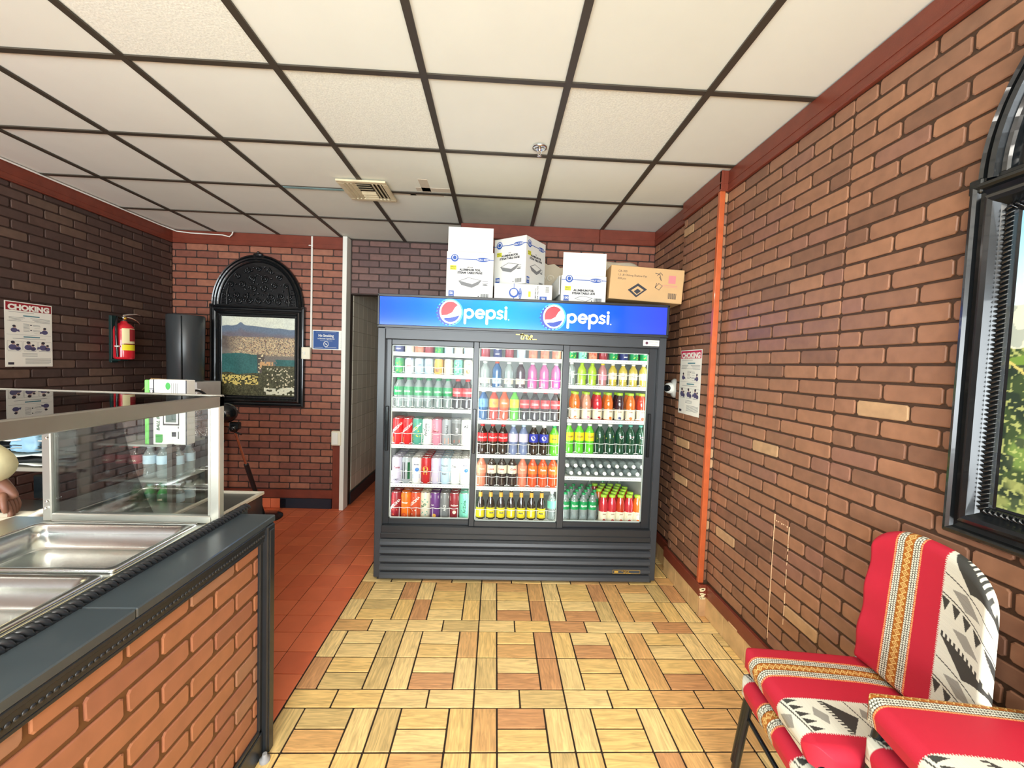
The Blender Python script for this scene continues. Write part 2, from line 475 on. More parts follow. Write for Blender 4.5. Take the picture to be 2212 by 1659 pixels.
for x0_, x1_, y0_, y1_ in ((-.80, -.62, 3.03, 3.075), (-.56, -.50, 2.80, 3.02), (-.60, -.36, 2.93, 2.99), (-.66, -.42, 3.03, 3.07)):
    q = MB(); q.box(x0_, x1_, y0_, y1_, CZ+.0045, CZ+.0062); q.build('tape_patch', mat('tape_dusty', s2l(204, 194, 176), .8, var=.12, vscale=30), ceil)
# ---- floor
mb = MB(); mb.box(XL-.2, XR+.2, -2.8, 6.8, -.1, -.004)
floor = struct(mb.build('floor', mat('grout_dark', s2l(44, 30, 16), .8, var=.3, vscale=30)))
W1 = s2l(234, 196, 124); W2 = s2l(220, 172, 110); W3 = s2l(214, 184, 122); W4 = s2l(238, 206, 140); W5 = s2l(206, 152, 102)
woodt = ramp_mat('wood_look_tile', [(.34, W1), (.16, W2), (.12, W3), (.26, W4), (.12, W5)], .30, 3.0, .26, .06, grain=(2.2, 1, 20))
XW0, XW1 = -.878, XR-.004
wp = []; T = .2086; rnd = random.Random(11)
def wtile(x0, x1, y0, y1, vert):
    x0 = max(x0, XW0); x1 = min(x1, XW1)
    if x1-x0 < .02 or y1 < -2.5: return
    g = .0078; w_, h_ = x1-x0-g, y1-y0-g
    c = ((x0+x1)/2, (y0+y1)/2, -.006)
    if vert: wp.append((c, (R(-90), 0, R(90)), h_, w_, .006, rnd.randrange(6)))
    else: wp.append((c, (R(-90), 0, 0), w_, h_, .006, rnd.randrange(6)))
PX = .4165
for p_ in range(-8, 4):
    yb = 1.754+.5215*p_
    k = -2
    for k in range(-2, 5):
        x0 = -.053+PX*k
        for t in (0, 1): wtile(x0+t*PX/2, x0+(t+1)*PX/2, yb, yb+.1043, False)
        for rr in (0, 1):
            y0 = yb+.1043+rr*T
            wtile(x0, x0+PX/4, y0, y0+T, True); wtile(x0+.75*PX, x0+PX, y0, y0+T, True)
            for t in (0, 1): wtile(x0+PX/4, x0+.75*PX, y0+t*T/2, y0+(t+1)*T/2, False)
wp = [p for p in wp if p[0][1] < 3.62]
lay(floor, 'wood_tile', woodt, wp, 300, cut=.002, cham=.0012, jit=.0005)
redt = ramp_mat('quarry_tile', [(.4, s2l(224, 116, 76)), (.3, s2l(228, 120, 78)), (.3, s2l(218, 110, 72))], .34, 9, .06, .06)
rp = []
for i in range(0, 16):
    for j in range(-26, 26):
        x1 = -.881-.1535*i; y0 = 1.795+.1535*j
        if x1-.15 < XL-.05: continue
        if y0 > 4.1 and x1 < -1.5: continue
        rp.append(((x1-.0768, y0+.0768, -.006), (R(-90), 0, 0), .1495, .1495, .006, rnd.randrange(4)))
for i in range(-4, 0):
    for j in range(11, 26):
        x1 = -.881-.1535*i; y0 = 1.795+.1535*j
        rp.append(((x1-.0768, y0+.0768, -.006), (R(-90), 0, 0), .1495, .1495, .006, 0))
lay(floor, 'quarry_tile', redt, rp, 300, cut=.0015, cham=.001)

# ---- walls
mb = MB(); mb.box(XR, XR+.15, -2.7, 3.8, -.1, 2.9); wr = struct(mb.build('wall_right', mortar))
bricks(wr, brick_right, R(-90), (XR, 0, 0), -2.47, -1.590, .19, 2.60, 1.243-.0645*16, uref=-1.493, length=.2015, limit=130)
bricks(wr, brick_right, R(-90), (XR, 0, 0), -1.596, 2.6, .19, 2.60, 1.243-.0645*16, uref=-1.493, length=.2015, limit=170)
pier = MB(); pier.box(1.318, XR+.01, 2.47, 2.955, 0, CZ); pier = struct(pier.build('wall_pier', mortar))
bricks(pier, brick_right, R(-90), (1.318, 0, 0), -2.955, -2.472, .19, 2.60, 1.243-.0645*16, uref=-1.493, d=.0055)
bricks(pier, brick_right, 0, (0, 2.47, 0), 1.322, 1.359, .19, 2.60, 1.243-.0645*16, uref=1.30, d=.0055)
wr2 = MB(); wr2.box(XR-.001, XR+.02, 2.955, 3.61, 0, CZ); wr2 = struct(wr2.build('wall_right_end', mortar_dark))
bricks(wr2, brick_right, R(-90), (XR-.001, 0, 0), -3.605, -2.96, .19, 2.60, 1.243-.0645*16, uref=-1.493)
mb = MB(); mb.box(-.345, XR+.15, YB, YB+.1, -.1, CZ); wb = struct(mb.build('wall_back', mortar_dark))
bricks(wb, brick_far, 0, (0, YB, 0), -.34, XR, 1.4, 2.60, .02, pitch=.066)
mb = MB(); mb.box(-1.49, -.34, YF+.04, YF+.16, 2.175, CZ+.02); hd = struct(mb.build('wall_header', mortar_dark))
brick_hdr = ramp_mat('brick_plum', [(.4, s2l(104, 76, 70)), (.3, s2l(114, 82, 74)), (.3, s2l(94, 68, 64))], .5, 22, .12, .35)
bricks(hd, brick_hdr, 0, (0, YF+.04, 0), -1.485, -.35, 2.18, 2.712, 2.18, pitch=.0677)
mb = MB(); mb.box(XL-.2, -1.50, YF, YF+.16, -.1, CZ+.02); wf = struct(mb.build('wall_far', mortar_dark))
bricks(wf, brick_far, 0, (0, YF, 0), XL, -1.535, .19, 2.60, .183, pitch=.0691, length=.2025, uref=-1.649, holes=((-1.625, -1.535, 0, .64),))
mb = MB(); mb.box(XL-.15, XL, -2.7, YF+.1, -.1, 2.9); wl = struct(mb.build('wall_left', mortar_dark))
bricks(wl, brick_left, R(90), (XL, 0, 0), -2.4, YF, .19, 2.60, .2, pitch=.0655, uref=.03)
# passage beyond the opening
tilew = ramp_mat('passage_tile', [(.5, s2l(214, 208, 190)), (.5, s2l(206, 200, 182))], .22, 5, .03, .05)
mb = MB(); mb.box(-1.60, -1.497, YF+.14, 6.8, -.1, 2.6); wp_ = struct(mb.build('wall_passage', mat('tile_grout', s2l(120, 112, 96), .7)))
tp = []
for j in range(17):
    for k in range(16):
        z0 = .14+k*.152
        if z0 > 2.45: continue
        sh = .0 if k % 2 else .0
        tp.append(((-1.497, YF+.14+.152*j+.076+sh, z0+.076), (0, 0, R(90)), .149, .149, .006, 0))
lay(wp_, 'wall_tile', tilew, tp, 300, cut=.001, cham=.001)
mb = MB(); mb.box(-1.491, -1.48, YF+.1, 6.6, 0, .13, bev=.004); struct(mb.build('baseboard_passage', navy))
mb = MB(); mb.box(-1.7, 0, 6.6, 6.7, -.1, 2.7); mb.box(-.345, -.25, YB+.08, 6.6, -.1, CZ); struct(mb.build('wall_passage_end', mat('plaster_dim', s2l(170, 160, 140), .7)))
mb = MB(); mb.box(-1.7, 0, YF+.16, 6.7, 2.5, 2.6); struct(mb.build('ceiling_passage', mat('plaster_dim', (.5, .5, .5))))
# front wall behind the camera: shop window with wide panes
mb = MB(); mb.box(XL-.15, XR+.15, -2.75, -2.62, -.1, .32); mb.box(XL-.15, XR+.15, -2.75, -2.62, 2.35, 2.9)
mb.box(XL-.15, -3.1, -2.75, -2.62, .32, 2.35); mb.box(1.30, XR+.15, -2.75, -2.62, .32, 2.35)
struct(mb.build('wall_front', mat('plaster_wall', s2l(190, 170, 145), .7)))
mb = MB()
for x in (-3.1, -2.0, -.9, .2, 1.26): mb.box(x, x+.05, -2.72, -2.64, .32, 2.35)
mb.box(-3.1, 1.3, -2.72, -2.64, .32, .37); mb.box(-3.1, 1.3, -2.72, -2.64, 2.30, 2.35)
wn = struct(mb.build('window_1', blackgloss))
mb = MB(); mb.box(-3.05, 1.26, -2.685, -2.679, .37, 2.3); mb.build('pane', glassy('window_glass', (1, 1, 1), 1), wn)

# ---- crown, base and corner trims
def crown(name, x0, x1, y0, y1, n, mt=trimwood):
    """board along a wall; n = inward normal"""
    mb = MB(); t = .018
    if n[0]:
        a, b = (x0-t, x0) if n[0] < 0 else (x0, x0+t)
        mb.box(a, b, y0, y1, 2.605, CZ, bev=.003); mb.box(min(a, b)-(.004 if n[0] < 0 else 0), max(a, b)+(.004 if n[0] > 0 else 0), y0, y1, 2.597, 2.607, bev=.002)
        mb.box(a-(.003 if n[0] < 0 else 0), b+(.003 if n[0] > 0 else 0), y0, y1, 2.640, 2.648)
    else:
        mb.box(x0, x1, y0-t, y0, 2.605, CZ, bev=.003); mb.box(x0, x1, y0-t-.004, y0, 2.597, 2.607, bev=.002)
        mb.box(x0, x1, y0-t-.003, y0, 2.640, 2.648)
    return struct(mb.build(name, mt))
crown('trim_1', XR, 0, -2.6, 2.452, (-1, 0)); crown('trim_2', 1.318, 0, 2.45, 2.96, (-1, 0)); crown('trim_3', 1.30, XR, 2.47, 0, (0, -1))
crown('trim_4', XR, 0, 2.96, 3.6, (-1, 0)); crown('trim_5', .86, XR, YB, 0, (0, -1)); crown('trim_6', -.34, .857, YB, 0, (0, -1))
crown('trim_7', XL, -1.535, YF, 0, (0, -1)); crown('trim_8', XL, 0, -2.6, YF, (1, 0))
def boxs(name, mt, *b, bev=.003):
    mb = MB(); mb.box(*b, bev=bev); return struct(mb.build(name, mt))
boxs('trim_9', orangewood, 1.298, 1.331, 2.452, 2.478, .205, 2.597)
boxs('trim_10', orangewood, 1.338, 1.356, 2.955, 2.985, .17, 2.6)
boxs('trim_11', whitep, -1.535, -1.493, 4.13, YF+.05, 0, CZ-.003)
boxs('trim_12', trimwood, -1.622, -1.535, YF-.024, YF+.002, .0, .65)
boxs('trim_13', trimwood, XL, -1.622, YF-.022, YF+.002, .10, .185)
boxs('trim_15', mat('pale_edge', s2l(214, 190, 160), .5), 1.355, 1.3595, 2.437, 2.452, 2.60, CZ)
# bases
bt = ramp_mat('base_tile', [(.5, s2l(206, 170, 118)), (.3, s2l(192, 152, 108)), (.2, s2l(184, 150, 100))], .4, 12, .18, .1)
for nm, x0, y0, y1, in (('baseboard_right', 1.343, -2.6, 2.44), ('baseboard_pier', 1.303, 2.45, 2.98), ('baseboard_corner', 1.345, 2.98, 3.6)):
    mb = MB(); mb.box(x0+.004, XR+.005, y0, y1, 0, .125); b_ = struct(mb.build(nm, mat('base_grout', s2l(120, 84, 54), .7)))
    pcs = []; y = y1
    while y > y0+.02:
        ya = max(y-.2, y0); pcs.append(((x0+.006, (y+ya)/2, .062), (0, 0, R(-90)), y-ya-.003, .12, .006, 0)); y = ya
    lay(b_, 'base_tile', bt, pcs, 300, cut=.002, cham=.0015)
mb = MB(); mb.box(1.303, 1.36, 2.436, 2.452, 0, .125, bev=.003); mb.build('base_tile', bt, b_)
boxs('trim_16', trimwood, 1.339, XR, -2.6, 2.44, .125, .2); boxs('trim_17', trimwood, 1.299, 1.33, 2.445, 2.985, .125, .2)
boxs('trim_18', trimwood, 1.30, 1.36, 2.432, 2.452, .125, .2); boxs('trim_19', trimwood, 1.34, XR, 2.985, 3.6, .125, .2)
mb = MB()
for y0_, y1_ in ((1.60, 1.66), (2.1, 2.18)): mb.box(1.3375, 1.339, y0_, y1_, .128+.0, .136)
mb.build('chip', mat('raw_wood', s2l(225, 190, 140), .7), bpy.data.objects['trim_16'])
mb = MB()
rnd = random.Random(4)
for k in range(14): 
    z = .11+rnd.random()*.07; mb.box(1.296+rnd.random()*.02, 1.306+rnd.random()*.03, 2.427, 2.434, z, z+.004+rnd.random()*.008, bev=.001)
mb.build('chipped_filler', mat('filler', s2l(240, 225, 180), .8), bpy.data.objects['trim_18'])
mb = MB(); mb.box(XL, -2.135, YF-.03, YF, 0, .1, bev=.003); b_ = struct(mb.build('baseboard_far', mat('grout_dark', (0, 0, 0))))
pcs = [((XL+.152*i+.14, YF-.03, .05), (0, 0, 0), .149, .095, .005, 0) for i in range(7)]
lay(b_, 'base_tile', redt, pcs, 300, cut=.0015, cham=.001)
boxs('baseboard_far_cove', navy, -2.135, -1.625, YF-.035, YF, 0, .10)
# torn vertical scars where a chair rail was pulled off the brick
scar = mat('pale_scar', s2l(225, 190, 150), .8); mb = MB(); rnd = random.Random(9)
for yy, z0, z1 in ((1.888, .24, .83), (1.79, .37, .82)):
    z = z0
    while z < z1:
        h = rnd.uniform(.01, .05); wv = rnd.uniform(.001, .0035) if yy > 1.85 else rnd.uniform(.0004, .002)
        mb.box(1.3535, 1.3565, yy-wv+rnd.uniform(-.001, .001), yy+wv, z, z+h); z += h*(1 if yy > 1.85 else rnd.uniform(1, 2))
for k in range(7): y = 1.80+.012*k; mb.box(1.3535, 1.356, y, y+.006, .822+rnd.uniform(-.006, .006), .826)
mb.build('scar', scar, wr)
for k in range(26):
    pass

# ================================================================== the drinks cooler
fx0, fx1, fy = -.805, 1.172, 2.815      # outer case
fr = thing('drinks_cooler', 'tall black three-door sliding glass drinks cooler with blue lit sign', 'fridge', ((fx0+fx1)/2, 3.18, 0))
OX, OY = (fx0+fx1)/2, 3.18
def FB(): return MB()
def fbuild(mb, name, mt, parent=None, lab=None):
    """mesh given in world coordinates, stored relative to the cooler"""
    M = (OX, OY, 0); off = parent_off.get(parent.name, (0, 0, 0)) if parent is not None and parent is not fr else M
    mb.v = [(x-OX, y-OY, z) for x, y, z in mb.v]
    o = mb.build(name, mt, parent or fr)
    if lab: o['label'] = lab
    return o
parent_off = {}
case = mat('cooler_black', s2l(54, 58, 62), .33, var=.14, vscale=7)
case2 = mat('cooler_black_frame', s2l(40, 43, 46), .3)
inner = mat('cooler_liner_white', s2l(212, 216, 212), .45)
mb = FB()
mb.box(fx0, fx0+.052, fy, 3.565, .02, 1.742, bev=.004); mb.box(fx1-.052, fx1, fy, 3.565, .02, 1.742, bev=.004)
mb.box(fx0, fx1, 3.545, 3.565, .02, 1.95); mb.box(fx0+.01, fx1-.01, 2.83, 3.55, 1.70, 1.745)
mb.box(fx0+.01, fx1-.01, 2.83, 3.55, .02, .07); mb.box(fx0+.045, fx1-.045, 2.838, 3.5, .33, .385)
mb.box(fx0, fx0+.014, 2.83, 3.565, 1.742, 1.955); mb.box(fx1-.014, fx1, 2.83, 3.565, 1.742, 1.955); mb.box(fx0, fx1, 2.83, 3.565, 1.945, 1.958)
fbuild(mb, 'cabinet', case)
mb = FB(); mb.box(fx0+.052, fx0+.06, 2.93, 3.54, .385, 1.70); mb.box(fx1-.06, fx1-.052, 2.93, 3.54, .385, 1.70); mb.box(fx0+.052, fx1-.052, 3.535, 3.545, .385, 1.70)
mb.box(fx0+.052, fx1-.052, 2.90, 3.54, .380, .388); mb.box(fx0+.052, fx1-.052, 2.90, 3.54, 1.69, 1.70)
fbuild(mb, 'liner', inner)
# header panel above the doors with gold script
mb = FB(); mb.box(fx0+.052, fx1-.052, fy-.002, 2.87, 1.667, 1.742, bev=.004); mb.box(fx0+.052, fx1-.052, fy-.012, fy, 1.735, 1.745)
hp = fbuild(mb, 'header_panel', case)
gold = mat('gold_badge', s2l(222, 186, 90), .3, .6)
def true_script(mb, x, z, s, y):
    k = s
    P = lambda pts: [(x+(a+.18*b)*k, z+b*k) for a, b in pts]
    st = .085*k
    stroke(mb, [(x-.62*k, z+.40*k), (x+.05*k, z+.40*k)], st*1.1, y)
    stroke(mb, P([(-.12, .62), (-.2, .08), (-.15, 0), (-.05, 0)]), st, y)
    stroke(mb, P([(-.35, .4), (.0, .4)]), st, y)
    stroke(mb, P([(.05, 0), (.05, .34), (.05, .24), (.14, .36), (.22, .34)]), st, y)
    stroke(mb, P([(.3, .36), (.27, .06), (.33, 0), (.46, .02), (.5, .1), (.5, .36), (.5, 0)]), st, y)
    stroke(mb, P([(.6, .16), (.78, .2), (.78, .32), (.68, .36), (.6, .26), (.6, .06), (.66, 0), (.82, 0)]), st, y)
    stroke(mb, [(x+.75*k, z), (x+1.2*k, z)], st*1.1, y)
mb = FB(); true_script(mb, .175, 1.698, .075, fy-.005); fbuild(mb, 'gold_lettering', gold, hp)
mb = FB(); mb.box(1.005, 1.118, fy-.006, fy-.002, 1.682, 1.722, bev=.002)
stk = fbuild(mb, 'sticker', paper, hp, 'white sticker with small round emblem')
mb = FB(); mb.m = 0; disc(mb, 1.03, 1.702, .010, .010, fy-.0068); mb.m = 1; rect(mb, 1.045, 1.108, 1.709, 1.712, fy-.0068); rect(mb, 1.045, 1.108, 1.703, 1.7055, fy-.0068); rect(mb, 1.052, 1.1, 1.692, 1.694, fy-.0068)
fbuild(mb, 'sticker_print', [mat('ink_maroon', s2l(90, 50, 70), .5), mat('ink_grey', s2l(150, 150, 150), .6)], stk)
# lit sign
mb = FB(); mb.box(fx0, fx1+.002, 2.795, 2.84, 1.742, 1.762, bev=.003); mb.box(fx0, fx1+.002, 2.795, 2.84, 1.948, 1.966, bev=.003)
mb.box(fx0, fx0+.014, 2.795, 2.84, 1.75, 1.96, bev=.003); mb.box(fx1-.014, fx1+.002, 2.795, 2.84, 1.75, 1.96, bev=.003)
sg = fbuild(mb, 'sign_frame', case2)
smt, n_, l_, b_ = nt('sign_blue_lit')
tcn = n_.new('ShaderNodeTexCoord'); sep = n_.new('ShaderNodeSeparateXYZ'); l_.new(tcn.outputs['Object'], sep.inputs[0])
mr_ = n_.new('ShaderNodeMapRange'); mr_.inputs[1].default_value = -.95; mr_.inputs[2].default_value = .95
l_.new(sep.outputs[0], mr_.inputs[0])
cr_ = n_.new('ShaderNodeValToRGB'); e_ = cr_.color_ramp.elements
e_[0].color = (*s2l(22, 78, 200), 1); e_[1].color = (*s2l(40, 60, 190), 1)
for p_, c_ in ((.12, (10, 96, 222)), (.42, (20, 142, 240)), (.58, (6, 120, 235)), (.72, (4, 84, 216))):
    k_ = e_.new(p_); k_.color = (*s2l(*c_), 1)
l_.new(mr_.outputs[0], cr_.inputs[0]); l_.new(cr_.outputs[0], b_.inputs['Base Color']); l_.new(cr_.outputs[0], b_.inputs['Emission Color'])
b_.inputs['Emission Strength'].default_value = .62; b_.inputs['Roughness'].default_value = .12
mb = FB(); mb.box(fx0+.013, fx1-.013, 2.80, 2.806, 1.758, 1.952); sp = fbuild(mb, 'sign_panel', smt, sg)
def emis(name, c, e=.6, rough=.25): return mat(name, c, rough, emit=e)
sw = emis('sign_white', (1, 1, 1), .8); sr = emis('sign_red', s2l(232, 34, 48), .7); sb = emis('sign_darkblue', s2l(8, 50, 150), .5); sc_ = emis('sign_cyan', s2l(70, 190, 250), .6)
def pepsi_logo(cx, cz):
    y = 2.7985
    mb = FB(); mb.m = 3; disc(mb, cx-.004, cz-.002, .088, .090, y+.0006, n=36)
    mb.m = 2
    pts = []                                  # crimped bottle-cap rim
    for i in range(84):
        a = 2*math.pi*i/84; rr = .079+(.007 if (i//2) % 2 else -.002)
        pts.append((cx-.012+rr*math.cos(a), y, cz-.006+rr*math.sin(a)))
    mb.add(pts, [tuple(range(84))])
    mb.m = 1; disc(mb, cx, cz, .073, .079, y-.0005, n=40)
    r_, rz = .063, .069
    # red upper lobe
    mb.m = 0; top = arc(cx, cz, r_, rz, 200, 42, 26); low = [(cx+.030, cz+.030), (cx+.012, cz-.002), (cx-.02, cz-.02)]
    pl = top+low; mb.add([(a, y-.001, b) for a, b in pl], [tuple(range(len(pl)))])
    mb.m = 2; bot = arc(cx, cz, r_, rz, 222, 342, 24); up = [(cx+.030, cz-.030), (cx, cz-.038), (cx-.03, cz-.040)]
    pl = bot+up; mb.add([(a, y-.001, b) for a, b in pl], [tuple(range(len(pl)))])
    fbuild(mb, 'round_logo', [sr, sw, sb, sc_], sp)
    # rounded lettering
    mb = FB(); y = 2.7985; x = cx+.098; wv = .0165; b0 = cz-.032; hx = .052; rr = hx/2
    def P(x): stroke(mb, [(x, b0+hx*.9), (x, b0-.038)], wv, y); stroke(mb, arc(x+rr, b0+rr, rr, rr, 0, 360, 24), wv, y)
    P(x)
    e = x+.074; stroke(mb, [(e, b0+rr)]+[(e+2*rr*.98, b0+rr)], wv*.9, y); stroke(mb, arc(e+rr, b0+rr, rr, rr, 0, 310, 22), wv, y)
    P(x+.147)
    s = x+.216; stroke(mb, [(s+.034, b0+hx*.88), (s+.016, b0+hx), (s+.003, b0+hx*.8), (s+.008, b0+hx*.58), (s+.03, b0+hx*.42), (s+.036, b0+hx*.2), (s+.022, b0+.001), (s, b0+.005)], wv*.9, y)
    i_ = x+.274; stroke(mb, [(i_, b0), (i_, b0+hx)], wv, y); disc(mb, i_, b0+hx+.021, .0095, .0095, y)
    disc(mb, i_+.02, b0-.006, .004, .004, y)
    fbuild(mb, 'lettering', sw, sp)
pepsi_logo(-.320, 1.861); pepsi_logo(.378, 1.856)
# sliding doors
pane = glassy('cooler_glass', (.97, .985, .98), .17, .0)
for i, (a, b, yd) in enumerate(((-.756, -.118, 2.862), (-.158, .502, 2.84), (.457, 1.122, 2.862))):
    g0, g1 = ((-.717, -.160), (-.121, .456), (.502, 1.066))[i]
    mb = FB(); z0, z1 = .385, 1.668
    mb.box(a, g0, yd-.016, yd+.012, z0, z1, bev=.003); mb.box(g1, b, yd-.016, yd+.012, z0, z1, bev=.003)
    mb.box(g0, g1, yd-.016, yd+.012, z0, .424, bev=.003); mb.box(g0, g1, yd-.016, yd+.012, 1.630, z1, bev=.003)
    d = fbuild(mb, 'door', case2)
    mb = FB(); mb.box(g0-.003, g1+.003, yd-.006, yd-.002, .42, 1.634); fbuild(mb, 'glass_pane', pane, d)
    mb = FB()
    for q0, q1, q2, q3 in ((g0-.001, g0+.006, .424, 1.63), (g1-.006, g1+.001, .424, 1.63), (g0, g1, .424, .430), (g0, g1, 1.624, 1.63)): mb.box(q0, q1, yd-.001, yd+.008, q2, q3)
    fbuild(mb, 'gasket', mat('gasket_pale', s2l(190, 196, 190), .5), d)
    hx_ = {0: (g0-.02,), 1: (g0-.018,), 2: (g1+.018,)}[i]
    for h_ in hx_:
        mb = FB(); mb.box(h_-.011, h_+.011, yd-.030, yd-.014, .90, 1.21, bev=.004); fbuild(mb, 'handle', blackgloss, d)
mb = FB(); mb.box(fx0+.048, fx1-.048, fy-.006, 2.85, .335, .386, bev=.004); fbuild(mb, 'door_track', case2)
mb = FB(); mb.box(fx0+.045, fx1-.045, fy-.012, fy+.02, .300, .338, bev=.005); fbuild(mb, 'kick_rail', case2)
for k in range(5):
    z = .295-.0585*k; mb = FB()
    mb.prism([(0, 0), (0, 0)], 0, 0) if False else None
    pr = [(fy-.006, z), (fy-.020, z-.014), (fy-.024, z-.034), (fy-.010, z-.047), (fy+.004, z-.047), (fy+.004, z)]
    vs = [(fx0+.045, y, zz) for y, zz in pr]+[(fx1-.045, y, zz) for y, zz in pr]; n = 6
    mb.add(vs, [tuple(range(n))[::-1], tuple(range(n, 2*n))]+[(i, i+n, (i+1) % n+n, (i+1) % n)[::-1] for i in range(n)])
    lv = fbuild(mb, 'louvre', case)
    if k == 3:
        mb = FB(); y = fy-.0262
        for q in ((.86, 1.055, z-.036, z-.034), (.86, 1.055, z-.012, z-.010), (.86, .862, z-.036, z-.010), (1.053, 1.055, z-.036, z-.010)): rect(mb, *q, y)
        rect(mb, .872, .90, z-.03, z-.016, y); true_script(mb, .945, z-.031, .035, y-.0004); fbuild(mb, 'gold_badge', gold, lv)
mb = FB(); mb.box(fx0+.046, fx1-.046, fy+.003, fy+.012, .012, .30); fbuild(mb, 'grille_back', mat('void_black', (.008, .008, .009), .7))
mb = FB(); mb.box(fx0+.02, fx1-.02, 2.83, 3.5, 0, .022); fbuild(mb, 'base_plate', case2)
# LED strips on the inner sides of the mullions, lighting the goods
led = mat('led_strip', (1, .985, .95), .5, emit=11)
for i, x in enumerate((-.735, -.138, .480, 1.093)):
    mb = FB(); mb.box(x-.010, x+.010, 2.888, 2.893, .42, 1.66); o_ = fbuild(mb, 'light_bar', led)
mb = FB(); mb.box(-.72, 1.08, 2.90, 2.93, 1.686, 1.69); fbuild(mb, 'light_bar', led)

# shelves
shelf_w = mat('shelf_white', s2l(236, 238, 232), .4)
SEC = {'L': (-.722, -.168), 'M': (-.121, .472), 'R': (.506, 1.105)}
SHZ = {'L': [1.571, 1.422, 1.180, .922, .644, .391], 'M': [1.557, 1.343, 1.112, .867, .636, .391], 'R': [1.566, 1.380, 1.136, .889, .723, .391]}
wire = mat('wire_white', s2l(240, 240, 236), .35)
ink = mat('ink_dark', s2l(60, 62, 66), .6)
for sname in 'LMR':
    x0, x1 = SEC[sname]
    for k, z in enumerate(SHZ[sname]):
        if k == 5: continue
        mb = FB(); mb.box(x0-.01, x1+.01, 2.905, 3.50, z-.006, z)
        for xx in np.arange(x0+.02, x1, .05): mb.box(xx-.0015, xx+.0015, 2.905, 3.50, z, z+.0015)
        sh = fbuild(mb, 'shelf', shelf_w)
        mb = FB(); mb.box(x0-.004, x1+.004, 2.898, 2.905, z-.014, z+.013, bev=.002); ps_ = fbuild(mb, 'price_rail', shelf_w, sh)
        mb = FB(); rnd = random.Random(k*7+ord(sname))
        xx = x0+.012
        while xx < x1-.01:
            L_ = rnd.uniform(.006, .011); rect(mb, xx, xx+L_, z-.0028, z-.0008, 2.8972); xx += L_+rnd.uniform(.008, .014)
        fbuild(mb, 'price_marks', ink, ps_)
        if not (sname == 'R' and k == 4) and k > 0:
            pass
    # wavy retaining wires
    for k, z in enumerate(SHZ[sname]):
        if k == 0 or (sname == 'R' and k in (4, 5)): continue
        top = (SHZ[sname][k-1]); hgt = (top-z)
        wz = z+(.36 if hgt > .2 else .42)*hgt
        n = 8; xa, xb = x0+.005, x1-.005
        if sname == 'R' and k == 1: wz = z+.5*hgt
        if sname == 'L' and k == 5: xb -= .07
        pts = []
        for i in range(n*8+1):
            x = xa+(xb-xa)*i/(n*8); pts.append((x, 2.912, wz-.006*abs(math.sin(math.pi*i/8))))
        mb = FB(); mb.tube(pts, .0022, 5)
        for i in range(n+1):
            x = xa+(xb-xa)*i/n
            mb.tube([(x, 2.912, wz), (x, 2.912, z+.02), (x, 2.93, z+.012)], .0018, 5)
            mb.tube([(x-.018, 2.91, z+.018), (x, 2.912, z+.024), (x+.018, 2.91, z+.018)], .0022, 5)
        fbuild(mb, 'retaining_wire', wire)

# ------------------------------------------------------------------ the goods
def liq(name, c, body=.8): return glassy('liquid_'+name, tuple(min(1, .35+.65*x) for x in c), .8, .02, .05, (c, body))
LQ = {k: liq(k, s2l(*c), a) for k, c, a in [
    ('cola', (40, 26, 22), .93), ('orange', (236, 92, 40), .85), ('salmon', (240, 140, 110), .85), ('green', (30, 150, 70), .8), ('lime', (110, 220, 60), .8),
    ('dkgreen', (24, 78, 52), .85), ('clear', (225, 238, 235), .28), ('blue', (20, 92, 150), .85), ('red', (205, 44, 40), .88), ('juice_orange', (238, 118, 34), .9),
    ('pink', (214, 110, 176), .8), ('yellow', (226, 204, 90), .75), ('palelime', (196, 226, 70), .8), ('rose', (208, 140, 140), .8), ('amber', (200, 120, 50), .8),
    ('grape', (60, 30, 40), .9), ('ruby', (214, 50, 62), .88), ('malt', (44, 34, 26), .93), ('bluish', (160, 178, 220), .55), ('redorange', (204, 62, 34), .88), ('peach', (226, 160, 130), .88)]}
def pm(name, c, rough=.35): return mat('print_'+name, s2l(*c), rough)
PC = {k: pm(k, c) for k, c in [('red', (222, 46, 50)), ('green', (24, 150, 84)), ('yellow', (238, 220, 40)), ('white', (244, 244, 238)), ('blue', (50, 60, 170)), ('orange', (246, 122, 40)),
    ('teal', (90, 170, 150)), ('pink', (226, 150, 170)), ('silver', (170, 176, 180)), ('purple', (110, 60, 130)), ('mint', (130, 220, 190)), ('cream', (236, 226, 200)), ('black', (40, 40, 42)),
    ('maroon', (150, 40, 50)), ('grey', (130, 132, 132)), ('salmon', (240, 150, 120)), ('gold', (240, 180, 70)), ('lav', (214, 206, 226)), ('paleblue', (196, 222, 236)), ('lblue', (60, 130, 210)),
    ('lime', (170, 214, 60)), ('brown', (140, 86, 60)), ('navy', (40, 50, 110)), ('magenta', (220, 80, 160)), ('dkgreen', (30, 96, 60)), ('skyblue', (90, 150, 200)), ('deepred', (196, 36, 40)), ('rust', (214, 84, 50))]}
alu = mat('can_lid', (.78, .78, .78), .25, 1)
KIND = {}
